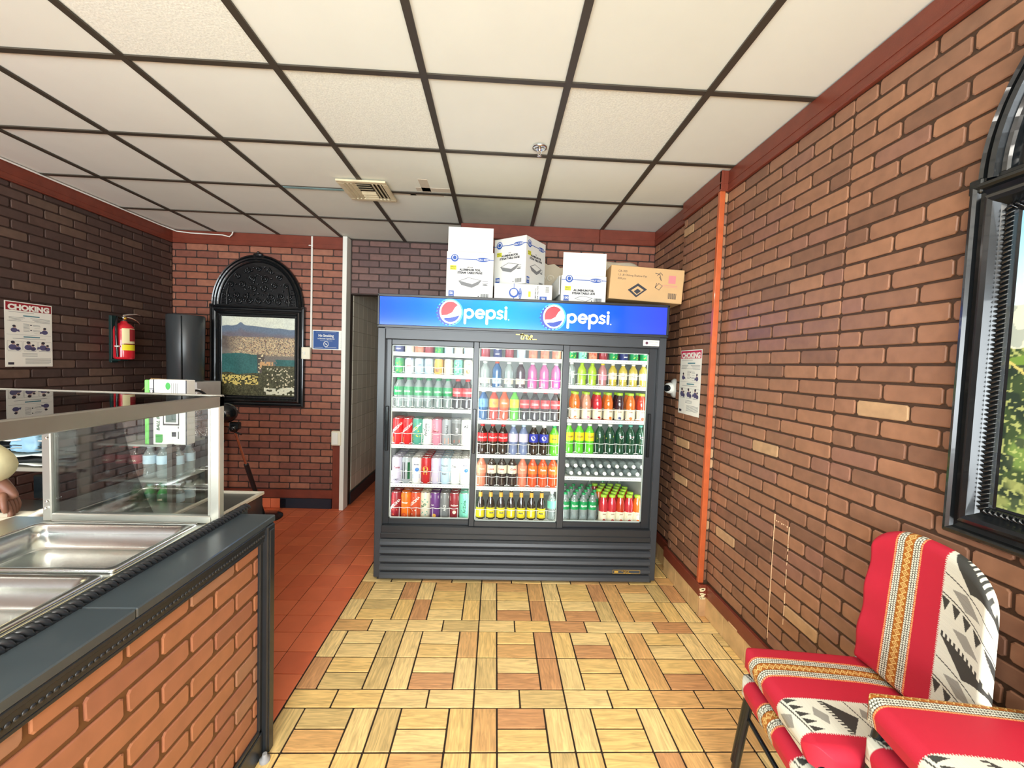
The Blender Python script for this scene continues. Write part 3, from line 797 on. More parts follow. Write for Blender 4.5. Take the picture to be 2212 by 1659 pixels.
def kind(key, shape, H, Rr, body, cap=None, label=None, texts=(), lz=(.45, .72), extra=None):
    """texts: (string, size, z, colour, dx, shear)"""
    parts = []; seg = 18
    if shape == 'can':
        n_ = .84*Rr; prof = [(Rr*.8, 0), (Rr, .006), (Rr, H-.016), (n_, H-.004), (n_, H)]
        mb = MB(); mb.lathe(prof, seg); parts.append(('body', mb.mesh('body', PC[body]), None))
        mb = MB(); mb.lathe([(n_+.001, H-.004), (n_+.001, H), (n_-.003, H), (n_-.003, H-.003), (.0005, H-.003)], seg, cap=False); mb.box(-.006, .006, -.014, .004, H-.002, H-.001)
        parts.append(('lid', mb.mesh('lid', alu), None))
    elif shape == 'soda':
        prof = [(Rr*.75, 0), (Rr*.96, .006), (Rr, .05*H), (Rr, .12*H), (Rr*.95, .2*H), (Rr*.93, .32*H), (Rr*.99, .42*H), (Rr, .66*H), (Rr*.93, .74*H), (Rr*.62, .84*H), (Rr*.40, .91*H), (Rr*.38, .95*H)]
        mb = MB(); mb.lathe(prof, seg); parts.append(('body', mb.mesh('body', LQ[body]), None))
        mb = MB(); mb.lathe([(Rr*.44, .935*H), (Rr*.46, .945*H), (Rr*.44, H-.001), (Rr*.40, H), (.0005, H)], seg, cap=False); parts.append(('cap', mb.mesh('cap', PC[cap or 'white']), None))
    elif shape == 'juice':
        prof = [(Rr*.85, 0), (Rr, .008), (Rr, .40*H), (Rr*.94, .43*H), (Rr*.94, .46*H), (Rr*1.0, .52*H), (Rr*.98, .66*H), (Rr*.80, .80*H), (Rr*.56, .90*H), (Rr*.55, .93*H)]
        mb = MB(); mb.lathe(prof, seg); parts.append(('body', mb.mesh('body', LQ[body]), None))
        mb = MB(); mb.lathe([(Rr*.64, .915*H), (Rr*.66, .925*H), (Rr*.66, H-.002), (Rr*.62, H), (.0005, H)], seg, cap=False); parts.append(('cap', mb.mesh('cap', PC[cap or 'lime']), None))
    elif shape == 'malt':
        prof = [(Rr*.9, 0), (Rr, .006), (Rr, .50*H), (Rr*.9, .60*H), (Rr*.45, .74*H), (Rr*.40, .86*H), (Rr*.38, .97*H)]
        mb = MB(); mb.lathe(prof, seg); parts.append(('body', mb.mesh('body', LQ[body]), None))
        mb = MB(); mb.lathe([(Rr*.46, .955*H), (Rr*.46, .965*H), (Rr*.40, H), (.0005, H)], seg, cap=False); parts.append(('cap', mb.mesh('cap', PC[cap or 'gold']), None))
        mb = MB(); mb.lathe([(Rr*.475, .75*H), (Rr*.43, .90*H)], seg, cap=False); parts.append(('neck_label', mb.mesh('neck_label', PC['gold']), None))
    if label:
        RL = {'soda': 1.012, 'juice': 1.012, 'malt': 1.012, 'can': 1.01}[shape]*Rr
        mb = MB(); mb.lathe([(RL, lz[0]*H), (RL, lz[1]*H)], seg, cap=False); parts.append(('label', mb.mesh('label', PC[label]), None))
    par = 'label' if label else 'body'
    RT = Rr*1.012
    for j, t in enumerate(texts):
        s, size, z, c = t[:4]; dx = t[4] if len(t) > 4 else 0; sh = t[5] if len(t) > 5 else 0
        mb = MB()
        if s == '#disc': disc(mb, dx, z*H, size, size, 0)
        elif s == '#rect': rect(mb, dx-size[0]/2, dx+size[0]/2, z*H-size[1]/2, z*H+size[1]/2, 0)
        elif s == '#slash': mb.add([(-size[0]/2, 0, z*H-size[1]*1.3), (size[0]/2, 0, z*H+size[1]*.3), (size[0]/2, 0, z*H+size[1]*1.3), (-size[0]/2, 0, z*H-size[1]*.3)], [(0, 1, 2, 3)])
        elif s == '#shield': mb.add([(-size, 0, z*H+size*.7), (-size, 0, z*H-size*.2), (0, 0, z*H-size), (size, 0, z*H-size*.2), (size, 0, z*H+size*.7)], [(0, 1, 2, 3, 4)])
        elif s == '#blobs':
            rr_ = random.Random(len(key)*3+j)
            for q in range(10): disc(mb, rr_.uniform(-.7, .7)*Rr, H*rr_.uniform(.15, .8), rr_.uniform(.002, .006), rr_.uniform(.002, .006), -.0002*q, n=7)
        elif s[0] == '/': 
            v, f = text_geo(s[1:], size, bold=.03); a = R(42); w_ = max(p[0] for p in v)
            mb.add([(dx+(p[0]-w_/2)*math.cos(a)-p[1]*math.sin(a), 0, z*H+(p[0]-w_/2)*math.sin(a)+p[1]*math.cos(a)) for p in v], f)
        elif s[0] == '|':
            v, f = text_geo(s[1:], size, bold=.02); w_ = max(p[0] for p in v)
            mb.add([(dx-p[1]+size*.35, 0, z*H+(p[0]-w_/2)) for p in v], f)
        else: put_text(mb, s, size, dx, z*H-size*.35, bold=.03, shear=sh, wid=None)
        mb.v = [(x, y-.0004*(j+1), z_) for x, y, z_ in mb.v]
        bend(mb, 0, RT); parts.append(('speckles' if s == '#blobs' else 'graphic' if s[0] == '#' else 'lettering', mb.mesh('lettering', PC[c]), par))
    KIND[key] = parts
def spawn(key, name, lab, cat, grp, x, y, z, rz=0., rx=0., detail=True):
    r = bpy.data.objects.new(name, None); COL.objects.link(r); r.location = (x, y, z); r.rotation_euler = (rx, 0, rz); r.empty_display_size = .02
    r['label'] = lab; r['category'] = cat
    if grp: r['group'] = grp
    nodes = {}
    for nm, me, par in KIND[key]:
        if not detail and nm in ('lettering', 'graphic', 'speckles'): continue
        o = bpy.data.objects.new(nm, me); COL.objects.link(o); o.parent = nodes.get(par, r) if par else r
        nodes.setdefault(nm, o)
        if nm == 'speckles': o['kind'] = 'stuff'
    return r
TC = .0365; CH = .195
kind('tall_red', 'can', CH, TC, 'red', texts=[('/ARIZONA', .024, .62, 'white'), ('#rect', (.07, .05), .18, 'gold'), ('#rect', (.07, .018), .05, 'lblue')])
kind('tall_teal', 'can', CH, TC, 'teal', texts=[('/ARIZONA', .024, .62, 'white'), ('#blobs', 0, 0, 'lime'), ('#blobs', 0, 0, 'yellow')])
kind('tall_white', 'can', CH, TC, 'white', texts=[('|AriZona', .026, .6, 'black'), ('#blobs', 0, 0, 'teal')])
kind('tall_pink', 'can', CH, TC, 'pink', texts=[('Zona', .022, .55, 'maroon'), ('#blobs', 0, 0, 'cream')])
kind('tall_silver', 'can', CH, TC, 'silver', texts=[('|Arnold', .024, .6, 'black'), ('#rect', (.03, .04), .2, 'salmon')])
kind('tall_grey', 'can', CH, TC, 'grey', texts=[('|Half', .024, .6, 'white'), ('#rect', (.04, .02), .2, 'rust')])
kind('tall_magenta', 'can', CH, TC, 'white', texts=[('#rect', (.06, .06), .42, 'magenta'), ('AZ', .024, .75, 'black')])
kind('tall_lav', 'can', CH, TC, 'lav', texts=[('Zona', .022, .62, 'maroon'), ('#rect', (.06, .008), .30, 'maroon'), ('DIET', .016, .17, 'black')])
kind('tall_black', 'can', CH, TC, 'silver', texts=[('#rect', (.022, .12), .5, 'black', -.018), ('#rect', (.018, .12), .5, 'dkgreen', .02), ('#disc', .007, .5, 'white')])
kind('tall_blue', 'can', CH, TC, 'white', texts=[('#rect', (.05, .03), .30, 'lblue'), ('#disc', .014, .55, 'lblue', .006), ('Arctic', .014, .74, 'navy')])
kind('tall_lion', 'can', CH, TC, 'deepred', texts=[('#disc', .019, .58, 'gold'), ('#rect', (.024, .018), .42, 'gold'), ('#disc', .005, .55, 'black'), ('#rect', (.002, .016), .48, 'black'), ('#rect', (.016, .002), .43, 'black')])
kind('tall_purple', 'can', CH, TC, 'lav', texts=[('#rect', (.07, .04), .60, 'purple'), ('Grape', .018, .60, 'white'), ('#rect', (.05, .03), .2, 'cream')])
kind('tall_pale', 'can', CH, TC, 'paleblue', texts=[('Snapple', .016, .72, 'grey'), ('#rect', (.05, .003), .6, 'black'), ('Iced', .018, .42, 'grey')])
kind('tall_pale2', 'can', CH, TC, 'white', texts=[('Tea', .02, .7, 'grey'), ('#rect', (.05, .003), .6, 'black'), ('#rect', (.05, .03), .25, 'paleblue')])
kind('b_red', 'can', CH, TC, 'maroon', texts=[('/ARIZONA', .026, .5, 'white'), ('#blobs', 0, 0, 'rust')])
kind('b_orange', 'can', CH, TC, 'orange', texts=[('Orange', .016, .62, 'white'), ('#rect', (.05, .02), .86, 'yellow'), ('#disc', .018, .14, 'rust')])
kind('b_rust', 'can', CH, TC, 'rust', texts=[('/ARIZONA', .026, .6, 'white'), ('#blobs', 0, 0, 'cream')])
kind('b_white', 'can', CH, TC, 'cream', texts=[('/Ariz', .026, .5, 'dkgreen'), ('#blobs', 0, 0, 'teal')])
kind('b_purple', 'can', CH, TC, 'purple', texts=[('Ari', .016, .55, 'white', -.012), ('#rect', (.06, .02), .84, 'white'), ('#disc', .014, .16, 'gold')])
kind('b_grey', 'can', CH, TC, 'grey', texts=[('|AriZ', .024, .45, 'white'), ('#rect', (.06, .02), .84, 'white')])
kind('b_zona', 'can', CH, TC, 'maroon', texts=[('#rect', (.065, .035), .80, 'white'), ('AriZona', .016, .55, 'white'), ('#disc', .013, .3, 'cream')])
kind('b_mint', 'can', CH+.0, TC, 'mint', texts=[('|AriZona', .028, .5, 'dkgreen'), ('#blobs', 0, 0, 'teal')])
kind('s_navy', 'can', .122, .031, 'navy', texts=[('#disc', .012, .6, 'white'), ('#rect', (.024, .006), .6, 'red'), ('pepsi', .014, .3, 'white')])
kind('s_green', 'can', .122, .031, 'green', texts=[('Sprite', .014, .5, 'white'), ('#blobs', 0, 0, 'lime')])
kind('s_pepsi', 'can', .122, .031, 'white', texts=[('pepsi', .016, .55, 'maroon'), ('#rect', (.05, .03), .85, 'blue'), ('#rect', (.05, .02), .15, 'lblue')])
kind('s_pale', 'can', .122, .031, 'paleblue', texts=[('DIET', .014, .6, 'navy'), ('#rect', (.05, .02), .2, 'lblue')])
kind('s_maroon', 'can', .122, .031, 'cream', texts=[('#rect', (.04, .06), .4, 'maroon'), ('Dr', .016, .8, 'maroon')])
kind('s_clear', 'can', .122, .031, 'mint', texts=[('#rect', (.02, .08), .5, 'white'), ('#blobs', 0, 0, 'green')])
kind('s_orange', 'can', .122, .031, 'cream', texts=[('#disc', .014, .3, 'orange'), ('Crush', .013, .75, 'rust')])
kind('s_gold', 'can', .122, .031, 'gold', texts=[('#rect', (.05, .02), .8, 'white'), ('#disc', .015, .35, 'brown')])
kind('s_red', 'can', .122, .031, 'salmon', texts=[('|Coke', .018, .5, 'red'), ('#blobs', 0, 0, 'rust')])
kind('s_maroon2', 'can', .122, .031, 'maroon', texts=[('#rect', (.03, .05), .5, 'pink')])
BH, BR = .222, .0345
kind('sprite', 'soda', BH, BR, 'clear', 'green', 'green', [('Sprite', .020, .585, 'white', 0, .2)])
kind('sprite_g', 'soda', BH, BR, 'green', 'green', 'green', [('Sprite', .022, .585, 'white', 0, .2)])
kind('coke', 'soda', BH, BR, 'cola', 'deepred', 'red', [('Coca-Cola', .017, .585, 'white', 0, .3)])
kind('coke_b', 'soda', BH, BR, 'cola', 'deepred', 'red', [('Coke', .024, .585, 'white', 0, .2), ('#rect', (.05, .002), .49, 'white')])
kind('diet', 'soda', BH, BR, 'cola', 'silver', 'cream', [('Coke', .020, .60, 'red', 0, .3), ('DIET', .009, .48, 'grey')])
kind('fanta', 'soda', BH, BR, 'orange', 'orange', 'orange', [('#rect', (.040, .012), .56, 'blue'), ('Fanta', .019, .60, 'white')])
kind('fanta_s', 'soda', BH, BR, 'salmon', 'orange', 'salmon', [('Fanta', .018, .6, 'cream')])
kind('pepsi', 'soda', BH, BR, 'cola', 'white', 'blue', [('#disc', .0165, .585, 'white'), ('#rect', (.030, .008), .62, 'red'), ('#rect', (.030, .007), .545, 'navy'), ('pepsi', .007, .585, 'navy')])
kind('pepsi_p', 'soda', BH, BR, 'bluish', 'paleblue', 'lav', [('#disc', .0165, .585, 'white')])  # cola bottle washed out by door reflections, the wash put into its colours
kind('lemonlime', 'soda', BH, BR, 'lime', 'white', 'yellow', [('Squirt', .018, .59, 'brown', 0, .2), ('#rect', (.05, .003), .50, 'orange')])
kind('greenyel', 'soda', BH, BR, 'lime', 'green', 'yellow', [('Lime', .018, .59, 'dkgreen', 0, .2)])
kind('mist', 'soda', BH, BR, 'dkgreen', 'white', None, [('#slash', (.060, .010), .58, 'yellow')])
kind('ale', 'soda', BH, BR, 'dkgreen', 'teal', None, [('#shield', .014, .60, 'white'), ('#rect', (.016, .004), .62, 'pink')])
kind('bluepunch', 'soda', BH, BR, 'blue', 'white', 'skyblue', [('#rect', (.036, .034), .585, 'paleblue'), ('#disc', .006, .56, 'navy')])
kind('redpunch', 'soda', BH, BR, 'redorange', 'white', 'gold', [('#disc', .014, .60, 'brown'), ('#rect', (.03, .004), .5, 'rust')])
kind('water_white', 'soda', .17, .030, 'clear', 'white', None, [('|smart', .022, .5, 'white')])
kind('limebot', 'soda', .17, .0315, 'palelime', 'lime', 'lime', [('Lime', .016, .5, 'dkgreen')], (.3, .62))
kind('rosebot', 'soda', .17, .0315, 'rose', 'yellow', 'pink', [('#rect', (.03, .02), .5, 'rust')], (.3, .55))
kind('yellowbot', 'soda', .17, .0315, 'yellow', 'white', 'cream', [('VitC', .013, .5, 'brown'), ('#rect', (.04, .014), .3, 'yellow')], (.34, .62))
kind('pinkbot', 'soda', .195, .034, 'pink', 'white', 'magenta', [('#rect', (.022, .03), .2, 'lav'), ('#rect', (.016, .022), .2, 'grey')], (.10, .45))
kind('clearbot', 'soda', .195, .034, 'clear', 'white', 'cream', [('W', .03, .3, 'grey')], (.2, .4))
kind('bluebot', 'soda', .195, .034, 'blue', 'rust', 'paleblue', [('W', .03, .3, 'grey')], (.2, .4))
kind('winebot', 'soda', .195, .034, 'grape', 'white', 'cream', [('W', .03, .3, 'grey')], (.2, .4))
for k, lq in (('j_orange', 'juice_orange'), ('j_peach', 'peach'), ('j_red', 'ruby'), ('j_black', 'grape'), ('j_rust', 'redorange')):
    kind(k, 'juice', .205, .034, lq, 'lime', 'cream', [('#rect', (.044, .014), .24, {'j_black': 'lime', 'j_orange': 'cream'}.get(k, 'yellow')), ('Juice', .012, .345, 'brown'), ('#disc', .011, .115, {'j_orange': 'orange', 'j_peach': 'pink', 'j_red': 'deepred', 'j_black': 'navy', 'j_rust': 'rust'}[k])], (.06, .42))
kind('malt', 'malt', .225, .031, 'malt', 'cream', 'yellow', [('#rect', (.046, .020), .25, 'white'), ('Malta', .014, .26, 'navy', 0, .3)], (.1, .42))
kind('malt_b', 'malt', .225, .031, 'malt', 'cream', 'yellow', [('#rect', (.010, .05), .26, 'cream')], (.1, .42))
kind('greenclear', 'soda', .215, .032, 'clear', 'white', 'mint', [], (.45, .7))
kind('sprite_s', 'soda', .215, .0315, 'clear', 'green', 'green', [('Sprite', .020, .585, 'white', 0, .2)])

PLACE = {'L': 'left', 'M': 'middle', 'R': 'right'}
SHN = ['top', 'second', 'third', 'fourth', 'fifth', 'bottom']
ORD = ['first', 'second', 'third', 'fourth', 'fifth', 'sixth', 'seventh', 'eighth', 'ninth', 'tenth']
def row(sec, k, items, x0=None, x1=None, y=2.952, back=0, dy=.073, backstep=None):
    a, b = SEC[sec]; a = x0 if x0 is not None else a; b = x1 if x1 is not None else b
    z = SHZ[sec][k]+.0015; n = len(items); st = (b-a)/n
    for i, it in enumerate(items):
        if it is None: continue
        key, nm, desc = it
        x = a+st*(i+.5)
        cat = 'can' if 'can' in nm else 'bottle'
        for q in range(back+1):
            where = f'{ORD[i]} on {PLACE[sec]} door\'s {SHN[k]} shelf'
            lab = f'{desc}, {where}' if q == 0 else f'{desc}, {["", "one", "two", "three"][q]} behind {where}'
            spawn(key, nm, lab, cat, f'{"cans" if cat == "can" else "bottles"} on the {SHN[k]} shelf behind the {PLACE[sec]} door', x, y+dy*q, z, rz=random.uniform(-.25, .25), detail=(q == 0))
C = 'drink_can'; Bt = 'drink_bottle'
row('L', 0, [('s_navy', C, 'navy blue can'), ('s_maroon', C, 'cream and maroon can'), ('s_red', C, 'salmon can'), ('s_maroon2', C, 'maroon can'), ('s_green', C, 'green can'), ('s_pale', C, 'pale blue can'), ('s_maroon', C, 'cream and maroon can'), ('s_pale', C, 'pale blue can')], back=1)
row('L', 1, [('s_green', C, 'green can'), ('s_pepsi', C, 'white and blue can'), ('s_pale', C, 'pale blue can'), ('s_pale', C, 'pale blue can'), ('s_gold', C, 'amber and white can'), ('s_maroon', C, 'cream and maroon can'), ('s_clear', C, 'mint green can'), ('s_orange', C, 'cream and orange can')], back=1)
row('L', 2, [('sprite', Bt, 'clear bottle with green label')]*4+[('sprite', Bt, 'clear bottle with green label'), ('sprite', Bt, 'clear bottle with green label'), ('coke_b', Bt, 'cola bottle with red label'), ('coke', Bt, 'cola bottle with red label')], back=1)
row('L', 3, [('tall_red', C, 'tall red can'), ('tall_red', C, 'tall red can'), ('tall_teal', C, 'tall teal and yellow can'), ('tall_white', C, 'tall white can'), ('tall_pink', C, 'tall pink can'), ('tall_silver', C, 'tall silver can'), ('tall_grey', C, 'tall grey can'), ('tall_magenta', C, 'tall white and magenta can')], back=1)
row('L', 4, [('tall_lav', C, 'tall lavender white can'), ('tall_black', C, 'tall silver and black can'), ('tall_blue', C, 'tall white and blue can'), ('tall_lion', C, 'tall red can with yellow face'), ('tall_purple', C, 'tall purple banded can'), ('tall_pale', C, 'tall pale blue can'), ('tall_pale2', C, 'tall white can'), ('tall_blue', C, 'tall white and blue can')], back=3, dy=.075)
row('L', 5, [('b_red', C, 'tall maroon can'), ('b_orange', C, 'tall orange can'), ('b_rust', C, 'tall rust red can'), ('b_white', C, 'tall cream can'), ('b_purple', C, 'tall purple can'), ('b_grey', C, 'tall grey can'), ('b_zona', C, 'tall maroon and white can'), ('b_mint', C, 'tall mint green can')], back=2, dy=.076)
row('M', 0, [('s_maroon2', C, 'maroon can'), ('s_navy', C, 'navy can'), ('s_maroon2', C, 'maroon can'), ('s_pale', C, 'pale can'), ('s_red', C, 'salmon red can'), ('s_red', C, 'salmon red can'), ('s_red', C, 'salmon red can')])
row('M', 1, [('clearbot', Bt, 'clear bottle'), ('bluebot', Bt, 'dark blue bottle'), ('clearbot', Bt, 'clear bottle'), ('winebot', Bt, 'dark wine coloured bottle'), ('pinkbot', Bt, 'bottle of pink drink'), ('pinkbot', Bt, 'bottle of pink drink'), ('pinkbot', Bt, 'bottle of pink drink')])
row('M', 2, [('bluepunch', Bt, 'blue punch bottle'), ('redpunch', Bt, 'red orange punch bottle with yellow label'), ('fanta', Bt, 'orange soda bottle'), ('greenyel', Bt, 'green bottle with yellow label'), ('coke', Bt, 'cola bottle with red label'), ('coke_b', Bt, 'cola bottle with red label'), ('coke_b', Bt, 'cola bottle with red label'), ('coke', Bt, 'cola bottle with red label')])
row('M', 3, [('coke', Bt, 'cola bottle with red cap and label')]*3+[('pepsi_p', Bt, 'cola bottle coloured pale bluish by painted reflection wash')]*2+[('pepsi', Bt, 'cola bottle with blue label and white cap')]*2+[('greenyel', Bt, 'green bottle with yellow label')])
row('M', 4, [('fanta_s', Bt, 'salmon orange soda bottle'), ('diet', Bt, 'dark cola bottle with cream label'), ('diet', Bt, 'dark cola bottle with cream label'), ('diet', Bt, 'dark cola bottle with cream label'), ('fanta_s', Bt, 'salmon orange soda bottle'), ('fanta', Bt, 'orange soda bottle'), ('fanta', Bt, 'orange soda bottle'), ('fanta', Bt, 'orange soda bottle')])
row('M', 5, [('malt_b', 'malt_bottle', 'brown malt bottle turned sideways'), ('malt', 'malt_bottle', 'brown malt bottle with yellow label'), ('malt', 'malt_bottle', 'brown malt bottle with yellow label'), ('malt_b', 'malt_bottle', 'brown malt bottle turned sideways'), ('malt', 'malt_bottle', 'brown malt bottle with yellow label'), ('malt_b', 'malt_bottle', 'brown malt bottle turned sideways'), ('malt', 'malt_bottle', 'brown malt bottle with yellow label'), ('greenclear', Bt, 'clear bottle with pale green label')])
row('R', 0, [('s_green', C, 'green can'), ('s_clear', C, 'mint and green can'), ('s_red', C, 'salmon can'), ('s_maroon2', C, 'maroon and pink can'), ('s_green', C, 'green can'), ('s_navy', C, 'navy can'), ('s_green', C, 'green can'), ('s_green', C, 'green can')], back=0)
row('R', 1, [('water_white', Bt, 'clear water bottle'), ('limebot', Bt, 'lime green bottle'), ('limebot', Bt, 'lime green bottle'), ('rosebot', Bt, 'rose pink bottle'), ('yellowbot', Bt, 'pale yellow bottle'), ('yellowbot', Bt, 'pale yellow bottle'), ('yellowbot', Bt, 'pale yellow bottle'), ('yellowbot', Bt, 'pale yellow bottle')])
row('R', 2, [('j_orange', 'juice_bottle', 'orange juice bottle with lime cap'), ('j_peach', 'juice_bottle', 'peach juice bottle with lime cap'), ('j_red', 'juice_bottle', 'red juice bottle with lime cap'), ('j_orange', 'juice_bottle', 'orange juice bottle with lime cap'), ('j_black', 'juice_bottle', 'black grape juice bottle with lime cap'), ('j_orange', 'juice_bottle', 'orange juice bottle with lime cap'), ('j_rust', 'juice_bottle', 'deep orange juice bottle with lime cap')], x0=.54, back=1)
row('R', 3, [('lemonlime', Bt, 'bright green bottle with yellow label')]*3+[('mist', Bt, 'green bottle with yellow slanted band')]*2+[('ale', Bt, 'dark green bottle with white shield')]*3)
# water bottles lying on their sides, caps to the front
kind('flatwater', 'soda', .21, .030, 'clear', 'white')
for rr in (0, 1):
    for i in range(10):
        x = .535+.0605*i-(.03 if rr == 0 else 0)
        if x > 1.09 or x < .505: continue
        spawn('flatwater', 'water_bottle', f'water bottle lying cap forward, {ORD[i]} from left in {"upper" if rr else "lower"} layer', 'bottle', 'water bottles lying on the fifth shelf',
              x, 3.125, .723+.0325+.0545*rr, rx=R(90))
# floor of the right door: sprites to the left, juices to the right
for q in range(4):
    for i in range(4):
        x = .535+.066*i+(.03 if q % 2 else 0); y = 2.94+.072*q
        spawn('sprite_s', 'drink_bottle', f'clear lemon soda bottle behind right door, {ORD[i]} across in {ORD[q]} row', 'bottle', 'lemon soda bottles on the bottom shelf', x, y, .3925, detail=(q == 0))
for q in range(5):
    for i in range(4 if q else 5):
        x = .815+.0625*i+(.031 if q % 2 else 0); y = 2.94+.069*q
        if x > 1.08: continue
        kk = ['j_red', 'j_red', 'j_rust', 'j_red', 'j_orange'][(i+q*2) % 5 if q else i]
        cl = {'j_red': 'red', 'j_rust': 'deep orange', 'j_orange': 'orange'}[kk]
        spawn(kk, 'juice_bottle', f'{cl} juice bottle on cooler floor, {ORD[i]} across in {ORD[q]} row', 'bottle', 'juice bottles on the bottom shelf', x, y, .3925, detail=(q == 0))
for x, y in ((.80, 3.33), (.90, 3.30), (.97, 3.36), (1.05, 3.34)):
    spawn('sprite_s', 'drink_bottle', f'green-capped soda bottle behind the juice bottles, {"leftmost" if x == .80 else "second" if x == .90 else "third" if x == .97 else "rightmost"} of four', 'bottle', 'soda bottles behind the juices', x, y, .3925, detail=False)

# ================================================================== cartons on top of the cooler
card_w = mat('carton_white', s2l(222, 222, 216), .6, var=.04, vscale=9)
card_b = mat('carton_brown', s2l(204, 166, 116), .7, var=.07, vscale=9)
p_blue = mat('print_carton_blue', s2l(40, 84, 168), .5); p_grey = mat('print_carton_grey', s2l(120, 122, 124), .6); p_dk = mat('print_carton_dark', s2l(44, 46, 54), .6)
p_yel = mat('print_carton_yellow', s2l(214, 214, 50), .6); p_pk = mat('print_carton_pink', s2l(214, 130, 130), .6)
PR = [p_blue, p_grey, p_dk, p_yel, card_w, p_pk]
def carton_print(w, h, size_txt, title, prod, count, M=None, lids=False):
    """print in local xz, centred on x, z from 0 to h, at y=-.0006"""
    mb = MB(); y = -.0006; x0 = -w/2
    zb = h*.84
    mb.m = 0; rect(mb, x0, w/2, zb-.0025, zb+.0025, y, M); disc(mb, x0+w*.17, zb+.006, .026, .026, y-.0002, M)
    disc(mb, w/2-w*.23, zb, .046, .015, y-.0002, M)
    mb.m = 4; disc(mb, x0+w*.17, zb+.009, .018, .018, y-.0004, M); put_text(mb, size_txt, .019, w/2-w*.23, zb-.0068, y-.0006, M=M, bold=.02)
    mb.m = 0; disc(mb, x0+w*.17, zb+.008, .012, .014, y-.0006, M)
    mb.m = 3; rect(mb, x0+.025, x0+.068, zb-.075, zb-.045, y, M); mb.m = 2; put_text(mb, 'HEAVY', .012, x0+.046, zb-.058, y-.0002, M=M, bold=.02); put_text(mb, 'DUTY', .012, x0+.046, zb-.071, y-.0002, M=M, bold=.02)
    mb.m = 2
    zt = zb-.058
    if title: put_text(mb, title, .010, .0, zt, y, M=M, bold=.01)
    put_text(mb, 'ALUMINUM FOIL', .0195, .0, zt-.021, y, M=M, bold=.055); put_text(mb, prod, .0195, .0, zt-.041, y, M=M, bold=.055)
    zc = zt-.092
    if h > .26 or lids:
        mb.m = 1
        a, b_ = .075, .026
        if lids: zc = zt-.072; a, b_ = .062, .022
        q = [(-a*1.05, zc), (-.01, zc+b_), (a*1.1, zc+b_*.3), (.02, zc-b_*.9)]
        def loop(sc, dz): return [(x*sc, y-.0002, zc+(z-zc)*sc+dz) for x, z in q]
        o_, i_ = loop(1, 0), loop(.86, 0)
        mb.add(o_+i_, [(0, 1, 5, 4), (1, 2, 6, 5), (2, 3, 7, 6), (3, 0, 4, 7)], M)
        if not lids:
            f_ = loop(.72, -.028)
            mb.add([o_[0], o_[3], (f_[3][0], y-.0002, f_[3][2]), (f_[0][0], y-.0002, f_[0][2])], [(0, 1, 2, 3)], M)
            mb.add([o_[3], o_[2], (f_[2][0], y-.0002, f_[2][2]), (f_[3][0], y-.0002, f_[3][2])], [(0, 1, 2, 3)], M)
            mb.m = 4; mb.add(loop(.5, .004), [(0, 1, 2, 3)], M)
    mb.m = 0; rect(mb, x0+.018, x0+.055, .008, .055, y, M); mb.m = 4; put_text(mb, count, .024, x0+.0365, .030, y-.0002, M=M, bold=.03); put_text(mb, 'COUNT', .009, x0+.0365, .016, y-.0002, M=M)
    mb.m = 2
    rr_ = random.Random(3); x = w/2-.085
    while x < w/2-.03: t = rr_.uniform(.001, .003); rect(mb, x, x+t, .012, .040, y, M); x += t+rr_.uniform(.001, .003)
    disc(mb, w/2-.10, .020, .004, .004, y, M)
    mb.m = 1
    for k, zz in enumerate((zc-.0, zc-.012)): rect(mb, w/2-.075, w/2-.035, zz, zz+.003, y, M)
    disc(mb, w/2-.055, zc-.022, .018, .006, y, M)
    return mb
def carton(name, lab, x, y, z, w, d, h, rz, mt, tilt=0.):
    t = thing(name, lab, 'box', (x, y, z), rz); t.rotation_euler = (0, tilt, rz)
    mb = MB(); mb.box(-w/2, w/2, 0, d, 0, h, bev=.003); 
    body = mb.build('carton_body', mt, t)
    return t, body
t, b_ = carton('carton', 'white full size pans carton with open flap, left end of cooler top', -.205, 2.90, 1.967, .325, .42, .325, 0, card_w)
carton_print(.325, .325, 'FULL SIZE', 'MEDIUM', 'STEAM TABLE PANS', '50').build('print', PR, b_)
mb = MB(); mb.box(-.155, .155, .0, .004, .325, .490); mb.build('flap', card_w, t)
mb = MB(); mb.box(.1625, .166, .02, .40, .20, .325, M=Matrix.Rotation(R(6), 4, 'Z') @ Matrix.Translation((0, 0, 0))); mb.build('flap', card_w, t)
t, b_ = carton('carton', 'white half size pans carton set cornerwise on another box', .168, 2.99, 2.0935, .275, .275, .335, R(-36), card_w)
t.location = (-.055+.0, 3.08, 2.0935)
for ch in list(t.children): pass
# re-seat: near corner at (.178, 2.93); left face runs back-left, right face back-right
t.location = (.180, 2.905, 2.0935); t.rotation_euler = (0, 0, R(-36))
b_.location = (-.1375, 0, 0)
carton_print(.275, .335, 'HALF SIZE', 'DEEP', 'STEAM TABLE PANS', '100').build('print', PR, b_)
pr2 = carton_print(.275, .335, 'HALF SIZE', 'DEEP', 'STEAM TABLE PANS', '100').build('print', PR, b_); pr2.rotation_euler = (0, 0, R(90)); pr2.location = (.1375, .1375, 0)
t, b_ = carton('carton', 'white full size pans carton lying on its side under the cornerwise box', .170, 2.89, 1.967, .405, .42, .118, 0, card_w)
mb = MB(); y = -.0006; mb.m = 0; rect(mb, -.068, -.064, .0, .118, y); disc(mb, -.066, .055, .034, .034, y-.0002); mb.m = 4; disc(mb, -.066, .058, .024, .024, y-.0004)
mb.m = 0; disc(mb, -.022, .05, .011, .038, y-.0002); rect(mb, .115, .165, 0, .036, y)
mb.m = 3; rect(mb, .035, .052, .03, .068, y); mb.m = 4; put_text(mb, '50', .024, .140, .012, y-.0004, bold=.03)
